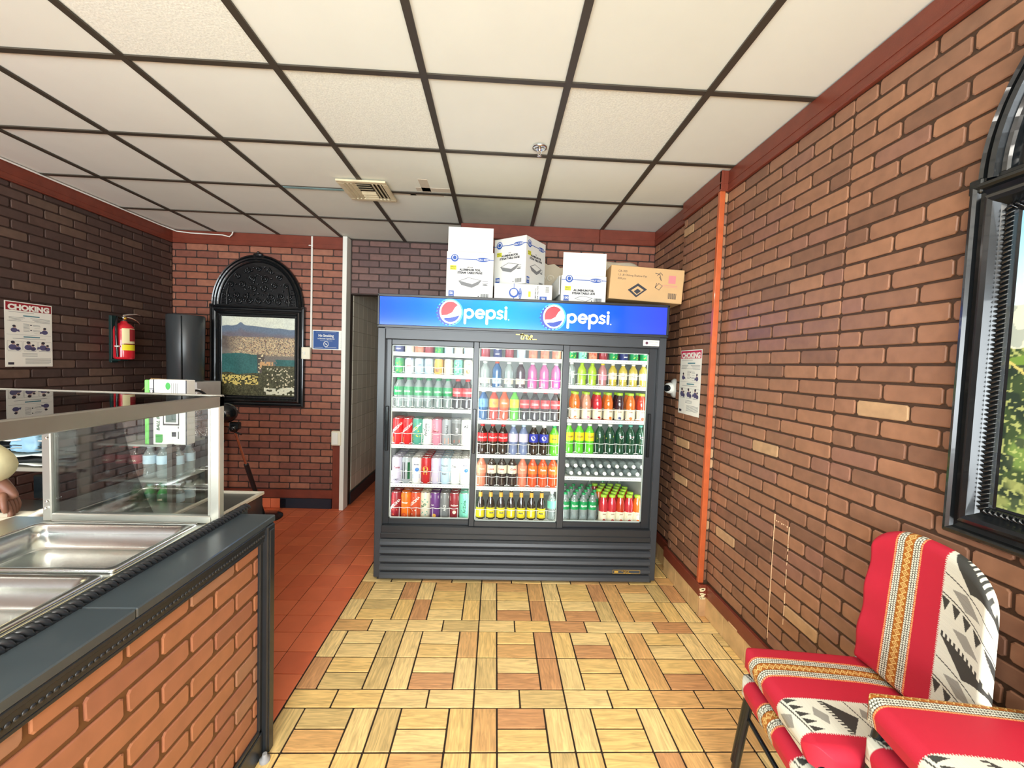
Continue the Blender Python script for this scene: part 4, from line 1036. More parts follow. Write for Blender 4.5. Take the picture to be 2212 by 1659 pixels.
v, f = text_geo('FULL SIZE', .014); mb.add([(-.017-p[1]*1, y-.0005, .02+p[0]) for p in v], f)
mb.m = 2
for s_, xx in (('ALUMINUM FOIL', .090), ('STEAM TABLE PANS', .105)):
    v, f = text_geo(s_, .0125, bold=.02); mb.add([(xx-p[1], y, .004+p[0]*.95) for p in v], f)
for k in range(9): rect(mb, .155, .18, .066+.0045*k, .068+.0045*k, y)
mb.build('print', PR, b_)
t, b_ = carton('carton', 'white half size pan lids carton with open flap, right of centre on the cooler', .595, 2.90, 1.967, .318, .42, .195, 0, card_w)
o = carton_print(.318, .195, 'HALF SIZE', '', 'STEAM TABLE LIDS', '100', lids=True).build('print', PR, b_)
mb = MB(); mb.box(-.152, .152, .0, .004, .195, .352); mb.build('flap', card_w, t)
mb = MB(); mb.box(-.172, -.166, .02, .40, .06, .19, M=Matrix.Rotation(R(2), 4, 'Z')); mb.build('flap', card_w, t)
t, b_ = carton('carton', 'brown cardboard shallow pan carton tilting over the right end of cooler', 1.03, 2.885, 2.0, .515, .40, .235, R(-3), card_b, tilt=R(2.8))
mb = MB(); y = -.0006; mb.m = 2
put_text(mb, 'CR-700', .020, -.205, .19, y, align='L'); put_text(mb, '1.5 LB Oblong Shallow Pan', .019, -.205, .165, y, align='L'); put_text(mb, '500 pcs', .019, -.205, .14, y, align='L')
c_ = (-.06, .065)
mb.add([(c_[0]+a*1.1, y, c_[1]+b*1.1) for a, b in ((-.062, .004), (.0, .05), (.06, .015), (-.005, -.04))], [(0, 1, 2, 3)]); mb.m = 0
mb.m = 3; mb2 = mb
mb.m = 2
for k in range(14): rect(mb, .155+.0042*k, .155+.0042*k+(.0028 if k % 3 else .0014), .028, .068, y)
stroke(mb, [(.055, .20), (.085, .195), (.10, .15), (.085, .175)], .004, y); stroke(mb, [(.07, .13), (.06, .10), (.09, .085), (.11, .115), (.085, .13), (.06, .10)], .004, y); stroke(mb, [(.07, .185), (.09, .205), (.105, .19)], .004, y)
mb.m = 5; rect(mb, .15, .20, .135, .19, y); rect(mb, .11, .215, .118, .121, y); rect(mb, .11, .215, .108, .110, y)
mb.m = 4
mb.build('print', PR, b_)
mb = MB(); q4 = [(-.062, .004), (.0, .05), (.06, .015), (-.005, -.04)]
mb.add([(c_[0]+a*.72, -.0012, c_[1]+b*.72) for a, b in q4], [(0, 1, 2, 3)]); mb.build('print', card_b, b_)
mb = MB(); mb.add([(c_[0]+a*.42, -.0018, c_[1]+b*.42-.004) for a, b in q4], [(0, 1, 2, 3)]); mb.build('print', p_dk, b_)
# things behind the cartons
t = thing('scroll_panel', 'cream carved scroll panel leaning behind the white cartons', 'panel', (.44, 3.36, 1.967))
beige = mat('carved_beige', s2l(196, 182, 156), .5)
mb = MB()
mb.prism([(-.15, 0), (.15, 0), (.15, .30), (.10, .36), (.05, .35), (0, .38), (-.05, .37), (-.10, .40), (-.15, .38)], 0, .03); pb = mb.build('board', beige, t)
mb = MB()
for cx in (-.10, -.03, .05, .11):
    for cz in (.08, .17, .26):
        mb.tube([(cx+(.034-.0022*i)*math.cos(i*.55), -.004, cz+(.034-.0022*i)*math.sin(i*.55)) for i in range(15)], .005, 6)
o = mb.build('scrollwork', mat('carved_cream', s2l(226, 216, 194), .45), t); o['kind'] = 'stuff'
t = thing('wrapped_bale', 'beige bale wrapped in wrinkled clear plastic behind the brown carton', 'package', (.92, 3.20, 1.967))
mb = MB(); rnd = random.Random(2); nx, nz_ = 16, 12
def bump_box(mb, x0, x1, y0, y1, z0, z1, n=9, amp=.006, seed=1):
    rr_ = random.Random(seed); vs = []; idx = {}; fs = []
    def P(i, j, k):
        if (i, j, k) not in idx:
            a, b, c = (2*i/n-1), (2*j/n-1), (2*k/n-1); q = (abs(a)**6+abs(b)**6+abs(c)**6)**(1/6)
            a, b, c = a/q, b/q, c/q
            idx[i, j, k] = len(vs); vs.append(((x0+x1)/2+(x1-x0)/2*a+rr_.uniform(-amp, amp), (y0+y1)/2+(y1-y0)/2*b+rr_.uniform(-amp, amp), (z0+z1)/2+(z1-z0)/2*c+rr_.uniform(-amp, amp)*(0 if k == 0 else 1)))
        return idx[i, j, k]
    for i in range(n):
        for j in range(n):
            fs += [(P(i, j, 0), P(i, j+1, 0), P(i+1, j+1, 0), P(i+1, j, 0)), (P(i, j, n), P(i+1, j, n), P(i+1, j+1, n), P(i, j+1, n)),
                   (P(i, 0, j), P(i+1, 0, j), P(i+1, 0, j+1), P(i, 0, j+1)), (P(i, n, j), P(i, n, j+1), P(i+1, n, j+1), P(i+1, n, j)),
                   (P(0, i, j), P(0, i, j+1), P(0, i+1, j+1), P(0, i+1, j)), (P(n, i, j), P(n, i+1, j), P(n, i+1, j+1), P(n, i, j+1))]
    mb.add(vs, fs, None, True)
bump_box(mb, -.20, .24, .14, .30, .0, .42, seed=5); mb.build('wrapped_stack', mat('bale_beige', s2l(206, 194, 170), .35, var=.2, vscale=30, coat=.6), t)

# ================================================================== posters, notices, small wall fixtures
ink_list = [paper, mat('poster_maroon', s2l(150, 34, 44), .6), mat('poster_grey', s2l(120, 124, 128), .6), mat('poster_teal', s2l(90, 140, 150), .6), mat('poster_dark', s2l(52, 50, 62), .6), mat('poster_skin', s2l(190, 160, 150), .6), mat('poster_red', s2l(200, 40, 80), .6), mat('poster_violet', s2l(88, 84, 120), .6)]
def choking(lab, loc, rz, w=.285, h=.432, red=1, tilt=0):
    t = thing('choking_poster', lab, 'poster', loc, rz); t.rotation_euler = (0, tilt, rz)
    mb = MB(); mb.box(-w/2, w/2, -.0012, 0, 0, h); mb.build('sheet', paper, t)
    mb = MB(); y = -.0016
    mb.m = red; rect(mb, -w/2+.006, w/2-.006, h-.058, h-.006, y)
    mb.m = 0; put_text(mb, 'CHOKING', .048, 0, h-.053, y-.0003, wid=w*.88, bold=.06)
    rr_ = random.Random(8)
    def line(z, x0, x1, th=.0022): mb.m = 2; rect(mb, x0, x1, z, z+th, y)
    line(h-.070, -w*.42, w*.1); mb.m = 3; rect(mb, -w*.13, w*.22, h-.094, h-.086, y); 
    for k in range(4): line(h-.105-.008*k, -w*.42, -w*.1-.01*k); line(h-.105-.008*k, w*.02+.012*k, w*.45)
    line(h-.128, -w*.45, w*.45, .001)
    def person(x, z, s, f=1):
        mb.m = 7; disc(mb, x, z-.012*s, .018*s, .014*s, y, n=12); mb.add([(x-.02*s*f, y-.0001, z-.012*s), (x+.03*s*f, y-.0001, z-.022*s), (x+.026*s*f, y-.0001, z-.008*s)], [(0, 1, 2)])
        mb.m = 5; disc(mb, x+.003*f, z+.008*s, .008*s, .009*s, y-.0002, n=10); mb.m = 4; disc(mb, x, z+.012*s, .009*s, .007*s, y-.0003, n=10)
    person(-w*.32, h-.175, 1.1); person(w*.33, h-.18, 1.1, -1)
    for k in range(7): line(h-.145-.008*k, -w*.13, w*.0); 
    for zz in (.15, .185):
        line(h-zz, w*.06, w*.22); line(h-zz-.007, w*.08, w*.24); mb.m = 4; disc(mb, w*.03, h-zz, .005, .004, y)
        for q in ((w*.1, w*.22, h-zz-.02, h-zz-.019),): rect(mb, *q, y)
    line(h-.218, -w*.47, w*.47, .001); mb.m = 3; rect(mb, -w*.13, w*.22, h-.235, h-.227, y); line(h-.245, -w*.35, w*.35)
    for k in range(3):
        x = -w*.31+w*.32*k; mb.m = 2
        for q in ((x-.043, x+.043, h-.262, h-.261), (x-.043, x+.043, h-.320, h-.319), (x-.043, x-.042, h-.32, h-.261), (x+.042, x+.043, h-.32, h-.261)): rect(mb, *q, y)
        person(x-.012, h-.285, 1.35, 1 if k < 2 else -1); person(x+.016, h-.298, 1.0, -1); line(h-.328, x-.04, x+.035)
    for k in range(3): line(h-.345-.008*k, -w*.16, w*.16)
    for k in range(6): line(h-.378-.007*k, -w*.1, w*.46-.01*(k == 5))
    mb.m = 4; rect(mb, -w*.45, -w*.33, .014, .03, y)
    mb.build('print', ink_list, t)
    return t
choking('white choking first aid poster with maroon header on the dark left wall', (XL+.008, 2.945, 1.394), R(90))
choking('white choking first aid poster with pink red header between orange wood strips', (1.310, 2.735, 1.222), R(-90), w=.30, h=.440, red=6)
# no smoking sign
t = thing('no_smoking_sign', 'blue no smoking notice with white edge beside the thin conduit', 'sign', (-1.694, YF-.008, 1.607))
mb = MB(); mb.box(-.145, .145, -.003, 0, 0, .193); mb.build('sheet', paper, t)
nb = mat('notice_blue', s2l(24, 72, 138), .35)
mb = MB(); rect(mb, -.137, .112, .008, .184, -.0036); mb.build('print', nb, t)
mb = MB(); put_text(mb, 'No Smoking', .036, -.012, .128, -.0042, bold=.03, wid=.15); put_text(mb, 'or Electronic Cigarette Use', .018, -.012, .104, -.0042, wid=.165, bold=.03)
rect(mb, -.07, .05, .088, .0895, -.0042); rect(mb, -.11, .085, .172, .173, -.0042); rect(mb, -.125, -.04, .020, .0225, -.0042); rect(mb, -.02, .09, .020, .0225, -.0042)
pts = arc(-.012, .056, .024, .026, 0, 360, 24); stroke(mb, pts, .005, -.0042); rect(mb, -.026, .0, .053, .058, -.0042); stroke(mb, [(-.028, .072), (.004, .04)], .004, -.0044)
mb.build('lettering', PR[4], t)
mb = MB(); rnd = random.Random(5)
for k in range(7): z = .02+k*.022; mb.box(.13, .15+rnd.uniform(-.003, .006), -.0075, -.003, z, z+.014, bev=.002)
mb.build('tape', whitep, t)
# conduit and boxes
t = thing('conduit', 'thin white conduit running down from the ceiling to a wall box', 'conduit', (-1.851, YF-.008, 1.62))
mb = MB(); mb.box(-.0085, .0085, -.016, 0, 0, CZ-1.622, bev=.003); mb.build('channel', whitep, t)
mb = MB(); mb.box(-.035, -.008, -.012, 0, 1.0, 1.012, bev=.003); mb.build('clip', whitep, t)
t = thing('wall_switch', 'cream surface switch box at the foot of the thin conduit', 'switch', (-1.885, YF-.01, 1.505))
mb = MB(); mb.box(-.045, .04, -.045, 0, 0, .12, bev=.006); mb.build('box', cream, t); mb = MB(); mb.box(-.018, -.004, -.053, -.045, .045, .075, bev=.002); mb.build('toggle', whitep, t)
mb = MB(); mb.box(-.03, -.026, -.0465, -.045, .06, .065); mb.build('screw', mat('ink_grey', (.3, .3, .3)), t)
t = thing('wall_outlet', 'cream electrical box low beside the white door post', 'outlet', (-1.572, YF-.028, .655))
mb = MB(); mb.box(-.048, .052, -.05, 0, 0, .145, bev=.008); mb.build('box', cream, t); mb = MB(); mb.box(-.038, .022, -.056, -.05, .012, .132, bev=.004); mb.build('cover', whitep, t)
# cable along the left crown
t = MB(); t.tube([(XL+.03, -1.0, CZ-.008), (XL+.03, 2.8, CZ-.006), (XL+.035, 4.0, CZ-.012), (XL+.07, YF-.04, CZ-.02), (XL+.2, YF-.035, CZ-.03), (-2.70, YF-.035, CZ-.035), (-2.63, YF-.04, CZ-.05), (-2.60, YF-.05, CZ-.03), (-2.585, YF-.06, CZ-.006)], .006, 6)
tag(t.build('cable', whitep), 'thin white cable clipped along the top of left wall to the corner', 'cable')
# fire extinguisher
t = thing('fire_extinguisher', 'red fire extinguisher with black hose hanging on the left wall', 'fire extinguisher', (XL+.10, 3.555, 1.455))
redp = mat('extinguisher_red', s2l(206, 34, 48), .22, coat=.5)
mb = MB(); mb.lathe([(.055, 0), (.066, .006), (.068, .02), (.068, .24), (.062, .268), (.045, .29), (.026, .30), (.02, .315)], 24); cyl = mb.build('cylinder', redp, t)
def around(mb, rad, a0, a1, z0, z1, mt, nm, par):
    m_ = MB(); m_.lathe([(rad, z0), (rad, z1)], 14, a0=R(a0), a1=R(a1), cap=False); return m_.build(nm, mt, par)
around(None, .0685, -60, 20, .13, .255, PC['yellow'] if False else mat('label_cream', s2l(232, 222, 170), .5), 'label', cyl)
around(None, .0688, -60, 22, .075, .122, mat('label_yellow', s2l(236, 220, 40), .5), 'label', cyl)
around(None, .0690, -20, 30, .150, .25, mat('label_maroon', s2l(150, 40, 44), .5), 'label', cyl)
around(None, .0686, -70, 40, .122, .1265, blackgloss, 'band', cyl)
mb = MB(); mb.lathe([(.016, .30), (.016, .33), (.02, .333), (.02, .352), (.01, .36)], 14); mb.tube([(0, 0, .34), (.03, -.012, .338)], .006, 8); mb.build('valve', chrome, t)
mb = MB(); mb.tube([(-.0, -.01, .362), (.03, .02, .372), (.05, .07, .38), (.055, .09, .372)], [.008, .008, .006, .004], 8); mb.tube([(0, 0, .35), (.03, .03, .345), (.05, .065, .325), (.055, .085, .30)], [.007, .007, .006, .004], 8); mb.build('handle', chrome, t)
mb = MB(); mb.sphere((.026, -.018, .338), .012, 10, 6); mb.build('gauge', mat('gauge_gold', s2l(200, 160, 60), .3, .8), t)
mb = MB(); mb.tube([(0, -.01, .335), (.0, -.06, .345), (.01, -.082, .30), (.012, -.084, .18), (.015, -.080, .06), (.015, -.078, .02)], .009, 8); mb.build('hose', blackgloss, t)
mb = MB(); mb.box(-.0, .03, -.09, -.07, .10, .112, bev=.003); mb.build('clip', whitep, t)
mb = MB(); mb.box(-.10, -.075, -.03, .03, -.03, .36, bev=.003); mb.box(-.08, .0, -.035, .035, -.012, -.002); mb.build('bracket', mat('bracket_teal', s2l(16, 46, 44), .4), t)
# dome camera on the right wall
t = thing('security_camera', 'small white eyeball security camera on brick beside the cooler', 'camera', (XR-.012, 3.04, 1.387)); t.rotation_euler = (0, R(-90), 0)
mb = MB(); mb.lathe([(.072, 0), (.072, .012), (.062, .022), (.045, .028), (.043, .030)], 28); mb.build('mount', whitep, t)
mb = MB(); mb.sphere((0, 0, .045), .042, 20, 12); bl = mb.build('ball', whitep, t)
mb = MB(); mb.lathe([(.024, .0), (.024, .018), (.018, .020), (.0005, .016)], 18, M=Matrix.Translation((0, -.022, .068)) @ Matrix.Rotation(R(40), 4, 'X')); mb.build('lens', blackgloss, bl)
# ceiling diffuser and sprinkler
t = thing('ceiling_vent', 'square dusty beige ceiling air diffuser with angled blades', 'vent', (-.945, 2.995, CZ-.004))
vb = mat('vent_beige', s2l(216, 204, 170), .5, var=.3, vscale=14); vd = mat('vent_dark', s2l(56, 50, 40), .7)
mb = MB(); a = .165
for k in (-1, 1):
    mb.box(-a, a, k*a-.018, k*a+.018, -.016, 0, bev=.003) if False else mb.box(-a, a, min(k*a, k*(a-.035)), max(k*a, k*(a-.035)), -.014, 0, bev=.003)
    mb.box(min(k*a, k*(a-.035)), max(k*a, k*(a-.035)), -a+.035, a-.035, -.014, 0, bev=.003)
mb.build('frame', vb, t); mb = MB(); mb.box(-.135, .135, -.135, .135, -.001, .002); mb.build('backing', vd, t)
for k in range(3):
    for s_ in (-1, 1):
        xx = s_*(.062+.026*k); mb = MB(); mb.add([(xx-.009*s_, -.13, -.002), (xx-.009*s_, .13, -.002), (xx+.011*s_, .13, -.018), (xx+.011*s_, -.13, -.018), (xx-.006*s_, -.13, -.001), (xx-.006*s_, .13, -.001), (xx+.014*s_, .13, -.017), (xx+.014*s_, -.13, -.017)], [(0, 1, 2, 3), (7, 6, 5, 4), (0, 3, 7, 4), (1, 5, 6, 2), (3, 2, 6, 7)])
        mb.build('blade', vb, t)
for k in range(3):
    for s_ in (-1, 1):
        yy = s_*(.030+.036*k); mb = MB(); mb.add([(-.05, yy-.012*s_, -.002), (.05, yy-.012*s_, -.002), (.05, yy+.014*s_, -.016), (-.05, yy+.014*s_, -.016), (-.05, yy-.009*s_, -.001), (.05, yy-.009*s_, -.001), (.05, yy+.017*s_, -.015), (-.05, yy+.017*s_, -.015)], [(0, 3, 2, 1), (4, 5, 6, 7), (3, 7, 6, 2)])
        mb.build('blade', vb, t)
t = thing('sprinkler_head', 'small chrome fire sprinkler head in the ceiling', 'sprinkler', (.198, 2.311, CZ-.001))
mb = MB(); mb.lathe([(.040, 0), (.040, -.005), (.028, -.010), (.022, -.004), (.0005, -.004)], 24, cap=False); mb.build('escutcheon', chrome, t)
mb = MB(); mb.lathe([(.010, -.004), (.010, -.02), (.004, -.024)], 12); mb.tube([(-.010, 0, -.02), (-.012, 0, -.034), (0, 0, -.045)], .002, 6); mb.tube([(.010, 0, -.02), (.012, 0, -.034), (0, 0, -.045)], .002, 6); mb.build('frame', chrome, t)
mb = MB(); mb.lathe([(.0005, -.046), (.014, -.047), (.014, -.049), (.0005, -.049)], 12, cap=False); mb.build('deflector', chrome, t)
# ceiling lamps behind the camera
for lx, ly in LAMPS[1:]:
    t = thing('ceiling_lamp', f'square recessed ceiling lamp panel {dict([(-.65, "over the middle"), (-2.48, "over the counter side"), (.57, "over the chairs side")])[lx]}', 'lamp', (lx, ly, CZ), group='ceiling lamps')
    mb = MB(); mb.box(-.29, .29, -.29, -.27, -.004, .01); mb.box(-.29, .29, .27, .29, -.004, .01); mb.box(-.29, -.27, -.27, .27, -.004, .01); mb.box(.27, .29, -.27, .27, -.004, .01); mb.build('frame', whitep, t)
    mb = MB(); mb.box(-.27, .27, -.27, .27, 0, .006); mb.build('diffuser', mat('lamp_lens', (1, .95, .85), .4, emit=3.0), t)

# ================================================================== arched frames with landscape prints
def sstep(a, b, x): t = np.clip((x-a)/(b-a), 0, 1); return t*t*(3-2*t)
def vnoise(U, V, f, seed):
    rs = np.random.RandomState(seed); g = rs.rand(int(f)+3, int(f)+3)
    x = U*f; y = V*f; xi = np.clip(x.astype(int), 0, int(f)+1); yi = np.clip(y.astype(int), 0, int(f)+1); fx_ = x-xi; fy_ = y-yi
    fx_ = fx_*fx_*(3-2*fx_); fy_ = fy_*fy_*(3-2*fy_)
    return g[yi, xi]*(1-fx_)*(1-fy_)+g[yi, xi+1]*fx_*(1-fy_)+g[yi+1, xi]*(1-fx_)*fy_+g[yi+1, xi+1]*fx_*fy_
def cells(U, V, f, g, seed):
    rs = np.random.RandomState(seed); t = rs.rand(g+2, f+2); return t[np.clip((V*g).astype(int), 0, g), np.clip((U*f).astype(int), 0, f)]
LIN = lambda *c: np.array(s2l(*c))
def mixc(base, col, m): return base*(1-m[..., None])+col*m[..., None]
def city(U, V):
    n = vnoise(U, V, 9, 1); n2 = vnoise(U, V, 40, 2); n3 = vnoise(U, V, 90, 3)
    c = np.ones(U.shape+(3,))*LIN(232, 236, 214)
    c = mixc(c, LIN(206, 214, 208), n*.5)
    ridge = .90-.05*np.abs(U-.28)*1.2+.035*np.exp(-((U-.26)/.035)**2)+.01*vnoise(U, U*0, 14, 5)-.01
    c = mixc(c, LIN(112, 128, 146), sstep(0, .006, ridge-V)); 
    c = mixc(c, LIN(120, 112, 120), sstep(0, .06, ridge-.05-V)*(.5+.5*n))
    shore = .50-.03*np.sin(U*6)+.06*n
    land = sstep(0, .02, .77-.02*n-V)
    c = mixc(c, LIN(126, 120, 112), land); bl = cells(U, V, 110, 130, 7)
    twn = land*sstep(.12, .42, U+n*.2)*sstep(.0, .03, V-.50)
    c = mixc(c, LIN(222, 200, 156), twn*(bl > .46)*sstep(.78, .70, V)*(.6+.4*n2)); c = mixc(c, LIN(120, 96, 84), twn*(bl < .16)); c = mixc(c, LIN(196, 160, 130), twn*((bl > .3) & (bl < .42)))
    c = mixc(c, LIN(104, 92, 86), land*sstep(.25, .02, U)*sstep(.56, .62, V)*(.5+.5*n2))
    w1 = ((V < .52+.03*n) & (V > .26+.02*n) & (U < .50+.03*n2)) | ((V < .47) & (V > .36+.04*n) & (U > .70+.06*n2))
    c = mixc(c, LIN(62, 110, 108)*(.8+.25*n[..., None]+.15*n3[..., None]), w1.astype(float))
    pen = (np.abs(U-.53-(.5-V)*.12) < .045+.02*n) & (V < .53) & (V > .30); c = mixc(c, LIN(92, 84, 78), pen.astype(float)*(.7+.3*n3)); c = mixc(c, LIN(240, 226, 180), (pen & (cells(U, V, 60, 70, 9) > .80)).astype(float))
    q = (V < .44) & (V > .36) & (U > .52) & (U < .70); c = mixc(c, LIN(214, 170, 120), q.astype(float)*(n2 > .4))
    fg = (V < .27+.03*n) | ((U > .55) & (V < .38-.3*(U-.6)*0+.02*n))
    c = mixc(c, LIN(84, 84, 62)*(.55+.9*n3[..., None]*(.5+n2[..., None])), fg.astype(float))
    yb = (V > .13+.03*n) & (V < .26) & (U < .5); c = mixc(c, LIN(226, 206, 120), yb.astype(float)*(cells(U, V, 60, 60, 4) > .3))
    c = mixc(c, LIN(60, 60, 40), (yb & (cells(U, V, 60, 60, 14) > .82)).astype(float))
    wb_ = (V > .02) & (V < .10+.02*n) & (U > .58); c = mixc(c, LIN(226, 226, 200), wb_.astype(float)*(n2 > .35))
    hs = (U > .62) & (V < .36) & (V > .10) & (cells(U, V, 60, 70, 21) > .88); c = mixc(c, LIN(224, 214, 180), hs.astype(float))
    c = c*(.88+.24*n3[..., None]); return c
def park(U, V):
    """sky, pale mountains, umbrella trees, dense green slope"""
    n = vnoise(U, V, 10, 31); n2 = vnoise(U, V, 34, 32); n3 = vnoise(U, V, 110, 33)
    c = mixc(np.ones(U.shape+(3,))*LIN(222, 240, 246), LIN(150, 208, 240), sstep(.6, 1, V))
    mt_ = V < .68+.03*n; c = mixc(c, LIN(170, 178, 166), mt_.astype(float)); c = mixc(c, LIN(226, 226, 200), mt_*(n2 > .5)*.8)
    tr_ = V < .53+.02*n2; c = mixc(c, LIN(70, 84, 60), tr_.astype(float)); c = mixc(c, LIN(112, 138, 72), tr_*sstep(.42, .6, n2)); c = mixc(c, LIN(36, 48, 42), tr_*sstep(.55, .35, n)*.8); c = mixc(c, LIN(188, 196, 120), tr_*(n3 > .70)*.7)
    for cx, cz, r_ in ((.10, .50, .10), (.34, .53, .12), (.62, .49, .11), (.85, .52, .10)):
        cap = (((U-cx)/r_)**2+((V-cz)/.022)**2 < 1) & (V > cz-.012); c = mixc(c, LIN(112, 142, 64), cap.astype(float))
        tk = (np.abs(U-cx-.02) < .006) & (V < cz) & (V > cz-.17); c = mixc(c, LIN(226, 206, 90), tk.astype(float))
        br = (np.abs(np.abs(U-cx)-(V-(cz-.08))*1.2) < .006) & (V < cz) & (V > cz-.08); c = mixc(c, LIN(206, 190, 110), br.astype(float))
    low = V < .10+.03*n; c = mixc(c, LIN(150, 158, 96), low*sstep(.4, .7, n2)*.8)
    return c
fr_m = mat('frame_black', s2l(17, 20, 22), .24, var=.3, vscale=60, coat=.35)
def arched_frame(lab, loc, rz, colf, gu, gv):
    """width .91, sides 1.0 tall, arch .50 above; local x right, z up, outward -y"""
    t = thing('arched_picture_frame', lab, 'picture frame', loc, rz)
    Wd, Hr, Ha = .912, .985, .505; hw = Wd/2
    prof = [(0, 0), (0, .030), (.006, .040), (.014, .042), (.020, .036), (.024, .028), (.036, .026), (.046, .044), (.056, .050), (.066, .046), (.074, .030), (.080, .022), (.096, .020), (.098, .010), (.104, .008), (.104, 0)]
    def P(x, z, ox, oz): return ((x, 0, z), (ox, 0, oz), (0, -1, 0))
    s2 = 1.0
    mb = MB()
    path = [P(-hw, Hr, 1, -1), P(-hw, 0, 1, 1), P(hw, 0, -1, 1), P(hw, Hr, -1, -1)]
    mb.sweep(prof, path, closed=True); mb.build('moulding', fr_m, t)
    # twisted rope bead on the inner lip
    ends = [(-hw+.088, .088), (hw-.088, .088), (hw-.088, Hr-.088), (-hw+.088, Hr-.088)]
    mb = MB()
    for i in range(4):
        a, b = ends[i], ends[(i+1) % 4]; L_ = math.hypot(b[0]-a[0], b[1]-a[1]); n = int(L_/.0125); dx, dz = (b[0]-a[0])/L_, (b[1]-a[1])/L_
        for k in range(n):
            c = (k+.5)/n*L_; p = (a[0]+dx*c, a[1]+dz*c); e_ = .0085; nx, nz2 = -dz, dx
            mb.tube([(p[0]-dx*.006+nx*e_, -.018, p[1]-dz*.006+nz2*e_), (p[0], -.030, p[1]), (p[0]+dx*.006-nx*e_, -.018, p[1]+dz*.006-nz2*e_)], [.002, .0045, .002], 5, caps=False)
    o = mb.build('rope_bead', fr_m, t); o['kind'] = 'stuff'
    # arch: half ellipse
    A, B = hw-.012, Ha; n = 40
    path = []
    for i in range(n+1):
        a = math.pi*i/n; x, z = A*math.cos(a), Hr+B*math.sin(a)
        nx, nz2 = math.cos(a)/A, math.sin(a)/B; q = math.hypot(nx, nz2); path.append(((x, 0, z), (-nx/q, 0, -nz2/q), (0, -1, 0)))
    prof2 = [(0, 0), (0, .024), (.006, .034), (.014, .030), (.018, .022), (.026, .034), (.036, .044), (.046, .040), (.052, .026), (.060, .022), (.066, .030), (.072, .026), (.076, .012), (.076, 0)]
    mb = MB(); mb.sweep(prof2, path); mb.build('arch', fr_m, t)
    mb = MB(); mb.sphere((0, -.02, Hr+B-.002), .032, 14, 8, (1.5, .6, .7)); mb.sphere((-.04, -.018, Hr+B-.014), .02, 10, 6, (1.6, .6, .6)); mb.sphere((.04, -.018, Hr+B-.014), .02, 10, 6, (1.6, .6, .6)); mb.sphere((0, -.02, Hr+B+.018), .014, 10, 6); mb.build('crest', fr_m, t)
    # carved tympanum
    pts = [((A-.05)*math.cos(math.pi*i/30), Hr-.01+(B-.05)*math.sin(math.pi*i/30)+.01) for i in range(31)]
    mb = MB(); mb.prism(pts, -.010, 0); pn = mb.build('carved_panel', fr_m, t)
    mb = MB(); ai, bi = A-.085, B-.085
    def inside(x, z, mrg=0): return (x/(ai-mrg))**2+((z-Hr)/(bi-mrg))**2 < 1 and z > Hr+.012+mrg
    def scroll(cx, cz, r0, a0, sgn, turns=1.6):
        n_ = 16; mb.tube([(cx+r0*(1-i/n_*.82)*math.cos(a0+sgn*turns*2*math.pi*i/n_), -.016-.004*math.sin(math.pi*i/n_), cz+r0*(1-i/n_*.82)*math.sin(a0+sgn*turns*2*math.pi*i/n_)) for i in range(n_+1)], [.0025+.003*math.sin(math.pi*i/n_) for i in range(n_+1)], 5, caps=False)
        mb.sphere((cx, -.017, cz), r0*.16, 8, 5)
    for cx, r0 in ((0, .036), (.095, .036), (.19, .040), (.285, .034)):
        for s_ in ((-1, 1) if cx else (1,)): scroll(s_*cx, Hr+.055, r0, R(90 if s_ > 0 else 90), s_)
    rs = random.Random(12)
    for ring, (rr_, cnt, r0) in enumerate(((.95, 9, .030), (.68, 6, .036), (.40, 4, .034))):
        for k in range(cnt):
            a = math.pi*(k+.5)/cnt
            if a > math.pi/2+.01: continue
            cx, cz = rr_*(ai-.035)*math.cos(a), Hr+.05+rr_*(bi-.085)*math.sin(a)
            for s_ in (-1, 1):
                if abs(cx) < .01 and s_ < 0: continue
                if inside(s_*cx, cz): scroll(s_*cx, cz, r0*rs.uniform(.9, 1.1) if s_ > 0 else r0, a if s_ > 0 else math.pi-a, s_*(1 if k % 2 else -1))
    for k in range(46):                                     # leaves between the scrolls, mirrored
        x = rs.uniform(0, ai); z = rs.uniform(Hr+.02, Hr+bi); a = rs.uniform(0, 6.28); L_ = rs.uniform(.02, .038)
        if not inside(x, z, .02): continue
        for s_ in (-1, 1):
            dx, dz = L_*math.cos(a)*s_, L_*math.sin(a)
            mb.tube([(s_*x-dx/2, -.012, z-dz/2), (s_*x, -.022, z+.003), (s_*x+dx/2, -.012, z+dz/2)], [.0015, .0065, .001], 6, caps=False)
    for s_ in (-1, 1):
        mb.tube([(s_*(ai-.06), -.02, Hr+.01), (s_*(ai-.062), -.024, Hr+.12), (s_*(ai-.075), -.018, Hr+.2)], [.007, .006, .003], 6)
        for k in range(7): mb.tube([(s_*(ai-.045), -.012, Hr+.02+.025*k), (s_*(ai-.02), -.02, Hr+.03+.025*k), (s_*(ai-.012), -.012, Hr+.02+.025*k)], [.003, .006, .002], 5, caps=False)
    o = mb.build('scrollwork', fr_m, pn); o['kind'] = 'stuff'
    mb = MB(); mb.box(-hw+.02, hw-.02, -.03, 0, Hr-.012, Hr+.012, bev=.004); mb.box(-hw-.004, -hw+.03, -.036, 0, Hr-.03, Hr+.012, bev=.004); mb.box(hw-.03, hw+.004, -.036, 0, Hr-.03, Hr+.012, bev=.004); mb.build('crossbar', fr_m, t)
    x0, x1, z0, z1 = -hw+.1, hw-.1, .1, Hr-.1
    grid_print('landscape_print', vcol_mat('landscape_print', .22, 0, .5), t, lambda U, V: (x0+(x1-x0)*U, U*0-.008, z0+(z1-z0)*V), gu, gv, colf)
    return t
arched_frame('black arched frame with aerial print of a town by a lake, on far wall', (-2.364, YF-.007, 1.022), 0, city, 230, 260)
